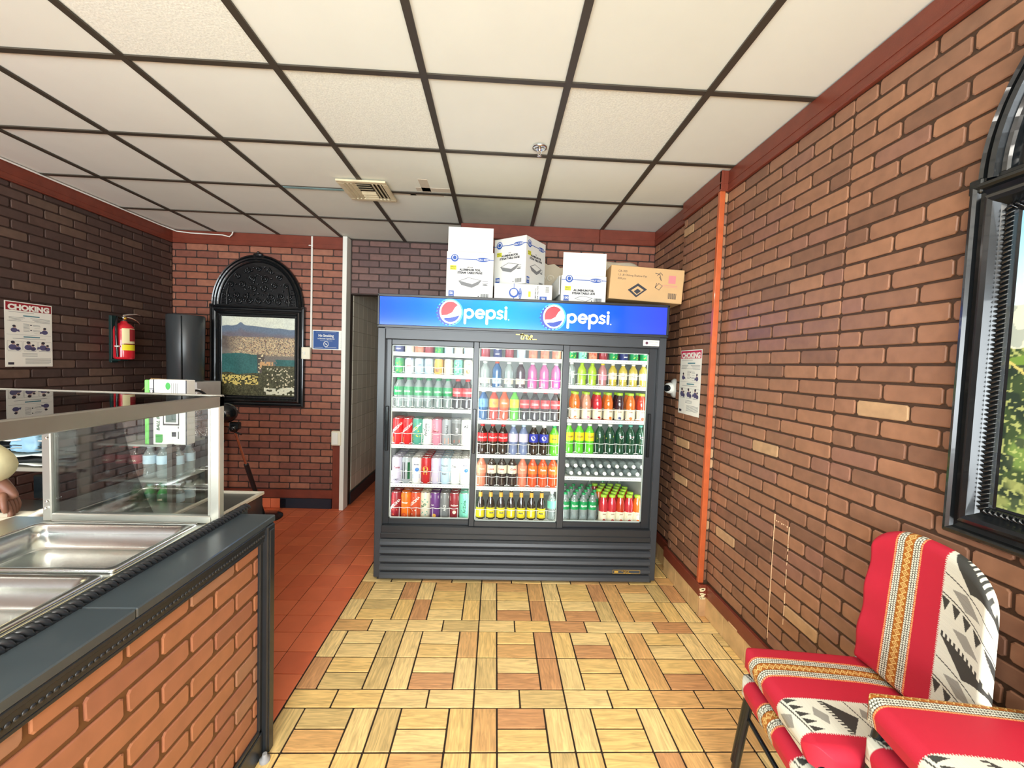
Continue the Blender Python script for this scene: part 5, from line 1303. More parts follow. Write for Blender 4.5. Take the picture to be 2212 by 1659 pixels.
arched_frame('large glossy black arched frame with green trees print, on right wall', (XR-.010, 1.135-.456, 1.082), R(-90), park, 220, 320)

# ================================================================== the serving counter
CX = -.860; CTOP = .911
ct = thing('serving_counter', 'low brick-faced serving counter with black painted top and trims', 'counter', (-.92, .0, 0))
def cb(mb, name, mt, parent=None):
    mb.v = [(x+.92, y, z) for x, y, z in mb.v]; return mb.build(name, mt, parent or ct)
mb = MB(); mb.box(-.985, CX, -2.5, 1.565, 0, .875); core = cb(mb, 'core', mat('mortar_ochre', s2l(104, 68, 38), .5, var=.3, vscale=20))
_o = MB()
class _Root: pass
bricks(core, brick_ctr, R(90), (CX+.92, 0, 0), -2.4, 1.535, .10, .862, .10+.0, pitch=.0680, length=.2060, uref=.875-.103, d=.005, gap=.012)
plk = mat('counter_top_black', s2l(58, 66, 70), .3, var=.15, vscale=9, coat=.3)
mb = MB(); mb.box(-.972, -.835, .985, 1.600, .886, CTOP, bev=.003); cb(mb, 'top_board', plk)
mb = MB(); mb.box(-.972, -.835, -2.5, .983, .886, CTOP, bev=.003); cb(mb, 'top_board', plk)
mb = MB(); mb.box(-.855, -.840, -2.5, 1.592, .838, .886, bev=.004); mb.box(-.850, -.836, -2.5, 1.592, .872, .886, bev=.003); mb.box(-.855, -.842, -2.5, 1.592, .828, .840, bev=.003); tr = cb(mb, 'edge_moulding', black)
mb = MB(); y = -.5
while y < 1.54: mb.sphere((-.8405, y, .855), .0062, 6, 4, (.6, 1.1, .9)); y += .0135
o = cb(mb, 'beading', black, tr); o['kind'] = 'stuff'
mb = MB(); mb.box(-.875, -.828, 1.535, 1.585, 0, .886, bev=.004); mb.box(-.830, -.824, 1.545, 1.575, .0, .87, bev=.002); mb.box(-.858, -.846, 1.518, 1.537, 0, .84, bev=.003); cb(mb, 'corner_post', black)
mb = MB(); mb.box(-.986, -.875, 1.56, 1.585, 0, .886, bev=.003); cb(mb, 'end_panel', black)
mb = MB(); mb.box(-.860, -.842, -2.5, 1.535, .0, .095, bev=.003); mb.box(-.856, -.846, -2.5, 1.535, .095, .112, bev=.003); cb(mb, 'kick_board', black)
mb = MB(); mb.box(-.990, -.962, -2.5, 1.640, .895, .917, bev=.003); cb(mb, 'rope_base', black)
mb = MB(); y = -.3
while y < 1.63:
    L_ = .030; mb.tube([(-.988, y, .914), (-.983, y+.006, .925), (-.974, y+.018, .928), (-.966, y+.024, .921), (-.963, y+.03, .914)], [.004, .0075, .0085, .0075, .004], 7, caps=False); y += .0175
o = cb(mb, 'rope_moulding', black); o['kind'] = 'stuff'
mb = MB(); mb.box(-1.022, -.99, -2.5, 1.50, .880, .9135, bev=.002); cb(mb, 'cream_strip', mat('cream_strip', s2l(206, 190, 140), .5, var=.3, vscale=18))
mb = MB(); mb.box(-1.012, -1.004, -2.5, 1.50, .9135, .9185, bev=.002); cb(mb, 'groove_strip', black)
t = thing('caster_foot', 'small grey levelling foot by the corner of the counter', 'foot', (-.822, 1.512, 0)); mb = MB(); mb.lathe([(.018, 0), (.018, .012), (.010, .016), (.008, .03)], 14); mb.build('foot', mat('ink_grey', (.3, .3, .3)), t)

# ---- steam table with pan wells
t = thing('steam_table', 'stainless steel steam table fitted behind the counter', 'steam table', (-1.33, .4, 0))
def tb(mb, name, mt, parent=None, ox=-1.33, oy=.4):
    mb.v = [(x-ox, y-oy, z) for x, y, z in mb.v]; return mb.build(name, mt, parent or t)
PY = [(1.135, 1.462), (.800, 1.118), (.465, .783), (.13, .448)]
mb = MB(); Z = .912
xs_, xe_ = -1.72, -1.022
mb.box(xs_, -1.560, -.6, 1.53, Z-.02, Z); mb.box(-1.012-.022, xe_, -.6, 1.53, Z-.02, Z)
yy = 1.53
for a, b in PY: mb.box(-1.560, -1.034, b-.012, yy, Z-.02, Z); yy = a+.012
mb.box(-1.560, -1.034, -.6, yy, Z-.02, Z); tb(mb, 'deck', steel)
mb = MB(); mb.box(xs_+.03, -1.03, 1.51, 1.525, .3, Z-.02); mb.box(xs_, xs_+.02, -.6, 1.53, .1, Z-.02); mb.box(xs_, -1.0, -.6, 1.5, .08, .3); tb(mb, 'body', steel)
mb = MB(); mb.box(-1.55, -1.05, 1.486, 1.492, Z, Z+.004, bev=.001); mb.box(-1.53, -1.07, 1.474, 1.478, Z, Z+.004, bev=.001); tb(mb, 'bead_line', steel)
def rrect(x0, x1, y0, y1, r, n=6):
    P_ = []
    for cx, cy, a in ((x1-r, y1-r, 0), (x0+r, y1-r, 90), (x0+r, y0+r, 180), (x1-r, y0+r, 270)):
        P_ += [(cx+r*math.cos(R(a+90*i/n)), cy+r*math.sin(R(a+90*i/n))) for i in range(n+1)]
    return P_
for k, (a, b) in enumerate(PY):
    cx, cy = -1.297, (a+b)/2; w2, d2 = .266, (b-a)/2
    p = thing('steam_pan', f'{["empty shallow steel pan nearest the glass end panel", "second empty steel pan from the glass end panel", "third empty steel pan from the end panel", "fourth empty steel pan from the end panel"][k]}', 'pan', (cx, cy, Z+.001), group='steel pans in the steam table')
    if k == 0: p.rotation_euler = (0, 0, R(.8))
    loops = []
    for ins, z, r in ((0, .000, .012), (0, .007, .012), (.004, .009, .012), (.016, .009, .022), (.024, .004, .030), (.030, -.020, .035), (.040, -.058, .040), (.052, -.064, .045)):
        loops.append([(x, y, z) for x, y in rrect(-w2+ins, w2-ins, -d2+ins*.9, d2-ins*.9, r)])
    n = len(loops[0]); vs = sum(loops, []); fs = []
    for i in range(len(loops)-1):
        for j in range(n): fs.append((i*n+j, i*n+(j+1) % n, (i+1)*n+(j+1) % n, (i+1)*n+j))
    mb = MB(); mb.add(vs, fs, None, True)
    last = loops[-1]; mid = [(x*.0, y*.0, -.0655) for x, y, z in last[:1]]
    mb.add(last+mid, [(j, (j+1) % n, n) for j in range(n)], None, True); mb.build('pan', steel_l, p)
# ---- glass sneeze guard
t = thing('sneeze_guard', 'steel framed glass sneeze guard standing on the steam table', 'sneeze guard', (-1.3, 1.5, CTOP))
def gb(mb, name, mt, parent=None):
    mb.v = [(x+1.3, y-1.5, z-CTOP) for x, y, z in mb.v]; return mb.build(name, mt, parent or t)
gst = mat('guard_steel', s2l(200, 200, 190), .32, .85, var=.12, vscale=10)
gdk = mat('guard_rail', s2l(150, 146, 138), .3, .8, var=.2, vscale=8)
mb = MB(); mb.box(-1.008, -.974, 1.488, 1.515, CTOP+.002, 1.374, bev=.003); gb(mb, 'post', gst)
mb = MB(); mb.box(-1.018, -1.008, 1.492, 1.508, CTOP+.03, 1.335, bev=.002); gb(mb, 'glass_channel', gst)
mb = MB(); mb.box(-1.582, -1.552, 1.488, 1.508, CTOP+.002, 1.345, bev=.003); gb(mb, 'post', gst)
mb = MB(); mb.box(-1.552, -1.0, 1.488, 1.510, CTOP+.002, CTOP+.030, bev=.003); gb(mb, 'bottom_rail', gst)
mb = MB(); mb.box(-.992, -.974, -.2, 1.515, 1.334, 1.375, bev=.003); gb(mb, 'front_rail', gdk)
mb = MB(); mb.box(-1.75, -.974, 1.497, 1.515, 1.366, 1.377, bev=.002); gb(mb, 'back_rail', gst)
mb = MB(); mb.box(-1.77, -1.75, -.2, 1.515, 1.355, 1.377, bev=.002); gb(mb, 'rear_rail', gst)
mb = MB(); mb.box(-1.75, -.985, -.2, 1.499, 1.368, 1.374); gb(mb, 'top_glass', glassy('guard_top_glass', (.96, .97, .96), 1.0, .03))
mb = MB(); mb.box(-1.552, -1.008, 1.498, 1.502, CTOP+.028, 1.366); gb(mb, 'end_glass', glassy('guard_glass', (.94, .97, .95), .9, .03))
mb = MB()
for z, x in ((.96, -1.567), (.985, -1.562), (1.21, -1.56)): mb.sphere((x, 1.486, z), .006, 8, 5)
gb(mb, 'rivet', chrome)

# ---- work side: prep table, wall shelf rack, goods
t = thing('prep_table', 'steel work table behind the glass with papers on it', 'table', (-1.95, 1.80, 0))
mb = MB(); mb.box(-.32, .55, -.26, .22, .775, .80, bev=.004); mb.build('table_top', steel, t)
for x in (-.29, .52):
    for y in (-.23, .19): mb = MB(); mb.lathe([(.018, 0), (.018, .775)], 10, M=Matrix.Translation((x, y, 0))); mb.build('leg', steel, t)
mb = MB(); mb.box(-.30, .53, -.24, .2, .25, .265); mb.build('under_shelf', steel, t)
t = thing('bottle_rack', 'glass shelved rack of soda bottles behind the sneeze guard', 'shelf', (-1.75, 2.13, 0))
dksteel = mat('dark_steel', s2l(96, 96, 92), .35, .6)
for x in (-.162, .188):
    for y in (-.09, .135): mb = MB(); mb.box(x-.012, x+.012, y-.012, y+.012, 0, 1.08); mb.build('upright', dksteel, t)
for z in (.70, .89, 1.065): mb = MB(); mb.box(-.175, .20, -.10, .15, z, z+.010, bev=.002); mb.build('shelf_board', mat('shelf_glass', s2l(170, 178, 172), .2, .2), t)
mb = MB(); mb.box(-.162, .19, .143, .148, .1, 1.06); mb.build('back_panel', mat('rack_back', s2l(60, 56, 52), .6), t)
rk = ['coke', 'ale', 'coke_b', 'mist', 'pepsi', 'sprite', 'ale']
kind('rack_cola', 'soda', .158, .028, 'cola', 'deepred', 'maroon', [('SODA', .012, .55, 'cream')]); kind('rack_green', 'soda', .158, .028, 'green', 'teal', 'dkgreen', [('LIME', .012, .55, 'cream')]); kind('rack_clear', 'soda', .158, .028, 'clear', 'silver', 'paleblue', [])
for r_, z in enumerate((.7112, .9012)):
    for q in range(2):
        for i in range(6):
            kk = (['rack_cola', 'rack_cola', 'rack_cola', 'rack_clear', 'rack_clear', 'rack_clear'] if r_ else ['rack_clear', 'rack_clear', 'rack_green', 'rack_green', 'rack_green', 'rack_clear'])[i]
            cl = {'rack_cola': 'dark cola', 'rack_green': 'green', 'rack_clear': 'clear'}[kk]
            spawn(kk, 'drink_bottle', f'small {cl} bottle, {ORD[i]} across the {["lower", "upper"][r_]} rack shelf, {["front", "back"][q]} row', 'bottle', 'bottles in the rack behind the glass', -1.895+.0655*i, 2.085+.075*q, z)
# appliance carton with green side
t = thing('appliance_carton', 'white and green appliance carton behind the glass guard', 'box', (-1.58, 2.12, 1.0755), R(2)); t.scale = (.82, 1, 1)
mb = MB(); mb.box(-.105, .105, -.08, -.02, 0, .315, bev=.003); cbx = mb.build('carton_body', card_w, t)
gr = mat('carton_green', s2l(112, 200, 96), .5)
mb = MB(); mb.box(-.132, -.1055, -.08, -.02, 0, .312, bev=.004); mb.build('side_flap', gr, t)
mb = MB(); y = -.0806; mb.m = 2; rect(mb, -.105, -.082, 0, .2, y); rect(mb, -.082, -.075, .2, .315, y); rect(mb, .098, .105, 0, .315, y)
mb.m = 1; rect(mb, -.07, -.035, .01, .05, y); mb.add([(-.035, y, .01), (-.03, y, .02), (-.03, y, .05), (-.035, y, .05)], [(0, 1, 2, 3)]); disc(mb, -.0, .285, .014, .018, y)
mb.m = 2
v, f = text_geo('SPECI', .028, bold=.02); mb.add([(-.082-p[1]*1, y-.0004, .205+p[0]) for p in v], f)
mb.m = 3
v, f = text_geo('BALL BOOSTER', .022, bold=.04, shear=.3); mb.add([(-.048-p[1], y-.0004, .068+p[0]) for p in v], f)
mb.m = 2; rect(mb, -.028, .062, .095, .235, y); mb.m = 0; rect(mb, -.022, .056, .103, .229, y-.0003); mb.m = 4; rect(mb, -.013, .046, .110, .215, y-.0006)
mb.m = 2
for k in range(4): rect(mb, .020+.010*k, .022+.010*k, .25, .30, y)
rect(mb, .02, .045, .04, .062, y); rect(mb, .055, .06, .03, .065, y); rect(mb, .055, .06, .08, .09, y)
mb.build('print', [card_w, mat('print_leaf_green', s2l(60, 150, 70), .5), p_dk, mat('print_text_green', s2l(40, 90, 60), .5), mat('print_photo_dark', s2l(84, 100, 96), .4)], cbx)
mb = MB(); mb.add([(-.135, -.05, .30), (-.165, -.06, .26), (-.16, .03, .285), (-.132, .06, .312), (-.15, -.02, .318)], [(0, 1, 2, 4), (4, 2, 3)]); mb.build('torn_flap', card_b, t)
t = thing('grey_carton', 'pale grey worn carton between the green carton and the fan', 'box', (-2.83, 3.75, .69), R(0))
mb = MB(); mb.box(-.17, .18, -.0, .32, 0, .578, bev=.004); mb.build('carton_body', mat('carton_grey', s2l(206, 204, 200), .6, var=.08, vscale=20), t)
mb = MB(); mb.box(.178, .215, -.004, .0, .49, .52, bev=.001); mb.build('loose_tab', paper, t)
t = thing('side_stand', 'black metal stand carrying the pale grey carton near the far wall', 'stand', (-2.83, 3.9, 0))
mb = MB(); mb.box(-.2, .2, -.18, .2, .665, .689, bev=.003); mb.build('stand_top', black, t)
for x in (-.18, .18):
    for y in (-.16, .18): mb = MB(); mb.box(x-.012, x+.012, y-.012, y+.012, 0, .665); mb.build('leg', black, t)
# dark cylinder
t = thing('dark_cylinder', 'tall dark grey plastic cylinder standing on the pale grey carton', 'container', (-2.86, 3.91, 1.269))
mb = MB(); pr = [(.132, 0), (.138, .008), (.146, .59), (.140, .60), (.0005, .60)]
dg = mat('dark_grey_plastic', s2l(58, 62, 64), .32, var=.1, vscale=6)
mb.lathe(pr, 28); mb.build('shell', dg, t); mb = MB(); mb.box(.055, .063, -.139, -.124, .004, .585, bev=.002); mb.build('seam', blackgloss, t)
# pedestal fan
t = thing('pedestal_fan', 'black pedestal fan with chrome pole and round base on red floor', 'fan', (-2.15, 3.9, 0))
mb = MB(); mb.lathe([(.165, 0), (.165, .012), (.12, .028), (.03, .034), (.0005, .034)], 32, cap=False); mb.build('base', blackgloss, t)
hx, hy, hz = .02, -.55, .99
def lerp(a, b, u): return tuple(a[i]+(b[i]-a[i])*u for i in range(3))
A_, B_ = (-.0, 0, .03), (hx+.02, hy+.05, hz-.06)
mb = MB(); mb.tube([A_, lerp(A_, B_, .62)], .019, 12); mb.build('lower_pole', black, t)
mb = MB(); mb.tube([lerp(A_, B_, .60), lerp(A_, B_, 1)], .011, 12); mb.build('upper_pole', chrome, t)
mb = MB(); mb.sphere(lerp(A_, B_, 1), .036, 12, 8); mb.box(B_[0]-.03, B_[0]+.05, B_[1]-.02, B_[1]+.02, B_[2]-.01, B_[2]+.05, bev=.008); mb.tube([(B_[0], B_[1], B_[2]-.03), (B_[0]+.06, B_[1], B_[2]-.05)], .008, 8); mb.build('tilt_bracket', blackgloss, t)
mb = MB(); mb.sphere((hx-.01, hy-.02, hz+.07), .085, 18, 12, (1.1, 1, .95)); mb.build('motor', blackgloss, t)
gc = Vector((hx-.19, hy-.06, hz+.01)); nrm = Vector((-.45, -.85, 0)).normalized(); ux = Vector((nrm.y, -nrm.x, 0)).normalized()*-1; uz = Vector((0, 0, 1))
def ring(r, off, rad, n=40): mb = MB(); mb.tube([tuple(gc+nrm*off+ux*r*math.cos(2*math.pi*i/n)+uz*r*math.sin(2*math.pi*i/n)) for i in range(n)], rad, 6, closed=True); return mb
g = ring(.235, 0, .010).build('grille', blackgloss, t)
mb = MB()
for off, s_ in ((.05, 1), (-.05, -1)):
    for k in range(40):
        a = 2*math.pi*k/40; d_ = ux*math.cos(a)+uz*math.sin(a)
        mb.tube([tuple(gc+d_*.235), tuple(gc+nrm*off+d_*.2), tuple(gc+nrm*off*1.2+d_*.05)], .0014, 4, caps=False)
o = mb.build('grille_wires', chrome, g); o['kind'] = 'stuff'
for k in range(3):
    a = 2*math.pi*k/3+.5; mb = MB(); vs = []
    for i in range(7):
        for j in range(2):
            rr_ = .04+.17*i/6; aa = a+(.5*j-.25)*(1.2+.3*math.sin(i)); d_ = ux*math.cos(aa)+uz*math.sin(aa); vs.append(tuple(gc+d_*rr_+nrm*(.03*j-.015)))
    mb.add(vs, [(2*i, 2*i+1, 2*i+3, 2*i+2) for i in range(6)]); mb.build('blade', mat('fan_blade', s2l(120, 124, 126), .3), t)
# black tray unit beyond the guard
t = thing('black_cabinet', 'low black cabinet with pale rimmed top just past the sneeze guard', 'cabinet', (-1.27, 1.98, 0))
mb = MB(); mb.box(-.10, .10, -.24, .14, 0, .815, bev=.005); mb.build('body', blackgloss, t)
mb = MB()
for q in ((-.105, .105, -.245, -.228), (-.105, .105, .128, .145), (-.105, -.088, -.228, .128), (.088, .105, -.228, .128)): mb.box(*q, .815, .83, bev=.002)
mb.build('rim', mat('rim_pale', s2l(206, 200, 184), .5), t); mb = MB(); mb.box(-.088, .088, -.228, .128, .815, .820); mb.build('inset', mat('dark_steel', (0, 0, 0)), t)
# shelf unit with folded papers at the far left
t = thing('shelf_unit', 'grey steel shelf unit loaded with folded papers behind the counter', 'shelf', (-2.35, 2.2, 0))
for x in (-.38, .38):
    mb = MB(); mb.box(x-.03, x+.03, -.17, -.13, 0, 1.19, bev=.004); mb.build('upright', mat('unit_steel', s2l(168, 162, 148), .4, .3), t)
    mb = MB(); mb.box(x-.015, x+.015, .15, .18, 0, 1.19, bev=.004); mb.build('upright', dksteel, t)
for z in (.62, .93, 1.165): mb = MB(); mb.box(-.40, .40, -.17, .18, z, z+.02, bev=.003); mb.build('shelf_board', mat('unit_steel', (0, 0, 0)), t)
rnd = random.Random(21)
def sheet(name, lab, cat, x, y, z, w, d, mt, seed, amp=.012, grp=None, rz=0):
    rs = np.random.RandomState(seed); n = 14
    vs = []; a, b, c, e = rs.rand(4)*6
    for i in range(n+1):
        for j in range(n+1):
            u, v = i/n-.5, j/n-.5
            vs.append((u*w, v*d, amp*(.6*math.sin(7*u+a)*math.cos(6*v+b)+.4*math.sin(15*u*v*3+c)+.3*math.sin(13*v+e))+amp*1.4))
    m_ = len(vs); vs += [(x_, y_, z_-.004) for x_, y_, z_ in vs]
    fs = []
    for i in range(n):
        for j in range(n):
            q = i*(n+1)+j; fs.append((q, q+n+1, q+n+2, q+1)); fs.append((m_+q, m_+q+1, m_+q+n+2, m_+q+n+1))
    for i in range(n):
        for q0, q1 in ((i, i+1), ((n)*(n+1)+i+1, n*(n+1)+i), ((i+1)*(n+1), i*(n+1)), (i*(n+1)+n, (i+1)*(n+1)+n)): fs.append((q0, q1, q1+m_, q0+m_))
    mb = MB(); mb.add(vs, fs, None, True); o = mb.build(name, mt); o.location = (x, y, z); o.rotation_euler = (0, 0, rz)
    tag(o, lab, cat, grp); return o
cols = [('white', s2l(226, 230, 222)), ('black', s2l(40, 44, 46)), ('white', s2l(214, 222, 214)), ('grey', s2l(150, 158, 156)), ('black', s2l(34, 38, 42)), ('white', s2l(236, 238, 230)), ('teal', s2l(110, 140, 136))]
for k, (cn, c) in enumerate(cols):
    sheet('folded_paper', f'crumpled {cn} sheet, {ORD[k]} up in the stack on the steel shelf', 'paper', -2.28+.02*(k % 3), 2.15, .955+.022*k, .52, .24, mat('sheet_'+cn+str(k), c, .6), 30+k, .010, 'folded sheets stacked on the steel shelf', .05*k-.1)
t = thing('paper_bag', 'white crumpled bag with a small green mark on the shelf', 'bag', (-2.085, 2.09, .951)); mb = MB(); bump_box(mb, -.075, .07, -.05, .07, 0, .175, n=8, amp=.008, seed=3); bg_ = mb.build('bag', mat('bag_white', s2l(222, 232, 230), .45), t)
mb = MB(); disc(mb, -.03, .05, .012, .010, -.062); mb.build('green_mark', PC['dkgreen'], bg_)
t = thing('blue_bag', 'light blue plastic bag on the shelf beside the white bag', 'bag', (-2.24, 2.06, 1.07)); mb = MB(); bump_box(mb, -.065, .06, -.03, .05, -.05, .085, n=8, amp=.008, seed=6); mb.build('bag', mat('bag_blue', s2l(150, 196, 226), .4), t)
t = thing('black_crate', 'black box with pale lettering under the steel shelf', 'box', (-2.08, 2.08, .802)); mb = MB(); mb.box(-.11, .08, -.06, .08, 0, .115, bev=.006); bb_ = mb.build('body', blackgloss, t)
mb = MB(); v, f = text_geo('LAMBER', .014); mb.add([(-.06+p[1]*.6, -.0608, .02+p[0]*1.0) for p in v], f); mb.build('lettering', PR[4], bb_)
for k, (x, y, w_, d_, c) in enumerate(((-1.93, 1.66, .22, .14, s2l(226, 218, 196)), (-1.90, 1.68, .24, .15, s2l(206, 206, 196)), (-1.95, 1.65, .26, .12, s2l(70, 80, 78)), (-1.88, 1.66, .18, .12, s2l(232, 226, 206)))):
    sheet('loose_paper', f'{["cream", "grey white", "dark", "pale cream"][k]} crumpled paper under the hand, {ORD[k]} from bottom', 'paper', x, y, .801+.014*k, w_, d_, mat(f'loose_{k}', c, .6), 60+k, .010, 'papers under the hand', .2*k)
t = thing('receipt_tube', 'rolled white paper tube leaning on the papers behind the post', 'paper', (-1.71, 1.60, .802)); mb = MB(); mb.tube([(-.05, 0, .065), (.045, 0, .115)], .014, 12); mb.add([(-.03, -.01, .06), (.02, -.012, .07), (.03, -.01, .01), (-.0, -.012, .04), (-.03, -.01, .0)], [(0, 3, 1), (1, 3, 2), (0, 4, 3)]); mb.build('roll', paper, t)

# ================================================================== chairs
def dots(a, t, n, per):
    """n staggered columns of ovals across a in 0..1"""
    col = np.clip((a*n).astype(int), 0, n-1); ca = (a*n-col-.5)*2; tt = (t/per+.5*(col % 2)) % 1
    return (np.abs(ca)/.85)**2+((tt-.5)/.42)**2 < 1
def fabric(s, t, zones):
    c = np.ones(s.shape+(3,))*LIN(188, 38, 58)
    white, dk, gy = LIN(216, 215, 198), LIN(62, 62, 58), LIN(146, 144, 134)
    for kind_, a, b in zones:
        m_ = (s >= a) & (s < b); u = np.clip((s-a)/(b-a), 0, .9999)
        if kind_ == 'edge': c = mixc(c, LIN(170, 160, 150), m_.astype(float))
        if kind_ == 'band':
            c = mixc(c, LIN(150, 84, 50), m_.astype(float))
            e = m_ & ((u < .07) | (u > .93)); ue = np.where(u < .5, u/.07, (u-.93)/.07)
            c = mixc(c, LIN(196, 60, 50), e.astype(float)); c = mixc(c, LIN(240, 170, 110), (e & dots(np.clip(ue, 0, .999), t, 1, .0062)).astype(float))
            for q0, q1 in ((.07, .33), (.67, .93)):
                e = m_ & (u >= q0) & (u < q1); ue = np.clip((u-q0)/(q1-q0), 0, .999)
                c = mixc(c, LIN(60, 56, 44), e.astype(float)); c = mixc(c, LIN(224, 226, 208), (e & dots(ue, t, 3, .0072)).astype(float))
            e = m_ & (u >= .33) & (u < .67); ue = (u-.33)/.34; tt = (t/.019) % 1
            dd = np.abs(ue-.5)/.40+np.abs(tt-.5)/.5
            c = mixc(c, LIN(166, 98, 36), e.astype(float)); c = mixc(c, LIN(236, 206, 130), (e & (((dd > .72) & (dd < 1.02)) | ((dd < .40) & (dd > .20)))).astype(float))
        if kind_ == 'white':
            c = mixc(c, white*(.93+.07*((t/.0022).astype(int) % 2))[..., None], m_.astype(float))
            sk = u*.34; tt = (t-.028*u) % .235                      # motifs lie slightly askew
            def on(x): return (m_ & x).astype(float)
            c = mixc(c, dk, on((tt > .012) & (tt < .070) & (np.abs(u-.5) < (.070-tt)/.058*.44)))
            c = mixc(c, dk, on((tt > .000) & (tt < .013) & (u > .06) & (u < .94) & ((u*26) % 2 < 1)))
            c = mixc(c, dk, on((np.abs(tt-.078) < .0016) & (u > .04) & (u < .96)))
            c = mixc(c, gy*(.9+.2*((t/.002).astype(int) % 2))[..., None], on(np.abs(u-.45)/.26+np.abs(tt-.106)/.022 < 1))
            c = mixc(c, dk, on((np.abs(tt-.134) < .0018) & (u > .02) & (u < .98)))
            sp_ = (u*5.2) % 1
            c = mixc(c, dk, on((tt > .142) & (tt < .178) & (np.abs(sp_-.5) < (.178-tt)/.036*.40) & (u < .96)))
            c = mixc(c, gy, on(np.abs(u-.5)/.24+np.abs(tt-.204)/.020 < 1))
            jag = (np.abs(((t/.006) % 1)-.5)*.08)
            c = mixc(c, LIN(188, 38, 58), on((u < jag) | (u > 1-jag)))
    return c
Z1 = [('band', .070, .162), ('white', .245, .365)]
Z1b = [('edge', 0, .008), ('band', .098, .192), ('white', .268, .45)]
Z2 = [('band', -.030, .066), ('white', .185, .31)]
Z3 = [('white', -.05, .06), ('band', .150, .24), ('white', .33, .5)]
fabm = vcol_mat('chair_fabric', .55, .25, .3)
CR = .065
def rclamp(f_, w_, F, Wh, r):
    """pull plan points into a rounded rectangle (only front corners)"""
    fx = np.maximum(f_-(F-r), 0); wx = np.maximum(np.abs(w_)-(Wh-r), 0); q = np.hypot(fx, wx); k = np.where((q > r) & (fx > 0) & (wx > 0), r/np.maximum(q, 1e-6), 1)
    return (F-r)*(fx > 0)+fx*k+np.where(fx > 0, 0, f_), np.sign(w_)*(np.where(wx > 0, (Wh-r)+wx*k, np.abs(w_)))
def make_chair(lab, x, y, seat_z, zones, zonesb, res=.0017, rz=0., grp=None, back=True, bo=0., yo=0.):
    t = thing('padded_chair', lab, 'chair', (x, y, 0), rz, grp)
    W_, D_ = .42, .395; th = .062; r = .030
    def S(U, V):
        # U across: 0 = far side; V: 0 back -> 1 front
        La = W_+2*.035; a = U*La-La/2; aw = np.minimum(np.abs(a), W_/2-r); ex = np.abs(a)-aw; ang = np.minimum(ex/r, math.pi/2)
        w_ = np.sign(a)*(aw+r*np.sin(ang)); zw = -r*(1-np.cos(ang))-np.maximum(ex-r*math.pi/2, 0)
        Lb = D_+.075; b = V*Lb-D_/2; bw = np.minimum(b, D_/2-r); ex = b-bw; ang = np.minimum(ex/r, math.pi/2)
        f_ = bw+r*np.sin(ang); zf = -r*(1-np.cos(ang))-np.maximum(ex-r*math.pi/2, 0)
        f_ = f_-np.maximum(ex-r*math.pi/2, 0)*.25
        f2, w2 = rclamp(f_, w_, D_/2, W_/2, CR)
        dome = .010*(1-(2*w2/W_)**2)*(1-(2*f2/D_)**4)
        return -f2, -w2*1.0*-1 if False else w2*-1, seat_z+np.maximum(zw+zf, -th)+dome
    # far side is +y : U=0 -> w=-W/2 -> y=+W/2
    grid_print('seat', fabm, t, S, int((W_+.07)/res), int((D_+.075)/res), lambda U, V: fabric(U*(W_+.07)-.035, (1-V)*(D_+.075)+.055, zones))
    mb = MB(); pl = [(-(D_/2-.015)*1.0, 0)]
    mb.box(-D_/2+.02, D_/2-.01, -W_/2+.015, W_/2-.015, seat_z-th-.006, seat_z-th+.012, bev=.008); mb.build('seat_base', blackgloss, t)
    # frame: legs in oval black tube
    fz = max(seat_z-.45, 0)
    for s_ in (1, -1):
        mb = MB(); mb.tube([(-D_/2+.045, s_*(W_/2-.03), seat_z-.055), (-D_/2+.03, s_*(W_/2-.015), seat_z*.5+fz*.5), (-D_/2+.012, s_*(W_/2+.006), fz)], .0135, 10); mb.build('leg', blackgloss, t)
        mb = MB(); mb.tube([(D_/2-.045, s_*(W_/2-.04), seat_z-.045), (D_/2-.035, s_*(W_/2-.025), seat_z-.09), (D_/2-.02, s_*(W_/2-.005), seat_z*.5+fz*.5), (D_/2+.0, s_*(W_/2+.0), fz)], .0125, 10); mb.build('leg', blackgloss, t)
    mb = MB(); mb.tube([(-D_/2+.04, W_/2-.025, seat_z-.16), (-D_/2+.04, -W_/2+.025, seat_z-.16)], .008, 8); mb.build('stretcher', blackgloss, t)
    if not back: return t
    for s_ in (1, -1):
        mb = MB(); mb.tube([(D_/2-.10, s_*(W_/2+.004), seat_z-.045), (D_/2-.03+bo*.5, s_*(W_/2+.004)+yo*.4, seat_z-.02), (D_/2-.012+bo, s_*(W_/2-.02)+yo, seat_z+.06)], .009, 8); mb.build('back_bracket', chrome, t)
    Wb, H0_, H1_ = .425, seat_z+.012, seat_z+.505; Hb = H1_-H0_
    x0 = D_/2-.045+bo; lean = .022
    def Bk(U, V):
        w_ = .5-U; hh = V*Hb
        # outline: narrower and rounded towards the top
        top = .74+.26*np.clip(1-np.clip(np.abs(2*w_), 0, 1)**2.6, 0, 1)**(1/2.6)
        z = H0_+hh*top
        wn = Wb*(1-.10*V)*w_+yo
        e = np.clip(1-np.abs(2*w_), 0, 1); edge = np.minimum(e/.10, 1); et = np.minimum((1-V)/.06, 1); eb = np.minimum(V/.05, 1)
        bulge = .022*np.sqrt(np.clip(1-(1-edge)**2, 0, 1))*np.sqrt(np.clip(1-(1-et)**2, 0, 1))*np.sqrt(np.clip(1-(1-eb)**2, 0, 1))
        x_ = x0+lean*V+.018*(1-(2*w_)**2)*0-.0-bulge+.010*np.cos(V*5)*0+.004*np.sin(V*17+U*5)*np.clip(1-U*4, 0, 1)
        x_ = x_+.020*(np.abs(2*w_))**2*-1+.0
        return x_, wn, z
    grid_print('backrest', fabm, t, Bk, int(Wb/res), int(Hb/res), lambda U, V: fabric(U*Wb, (1-V)*Hb+.02, zonesb))
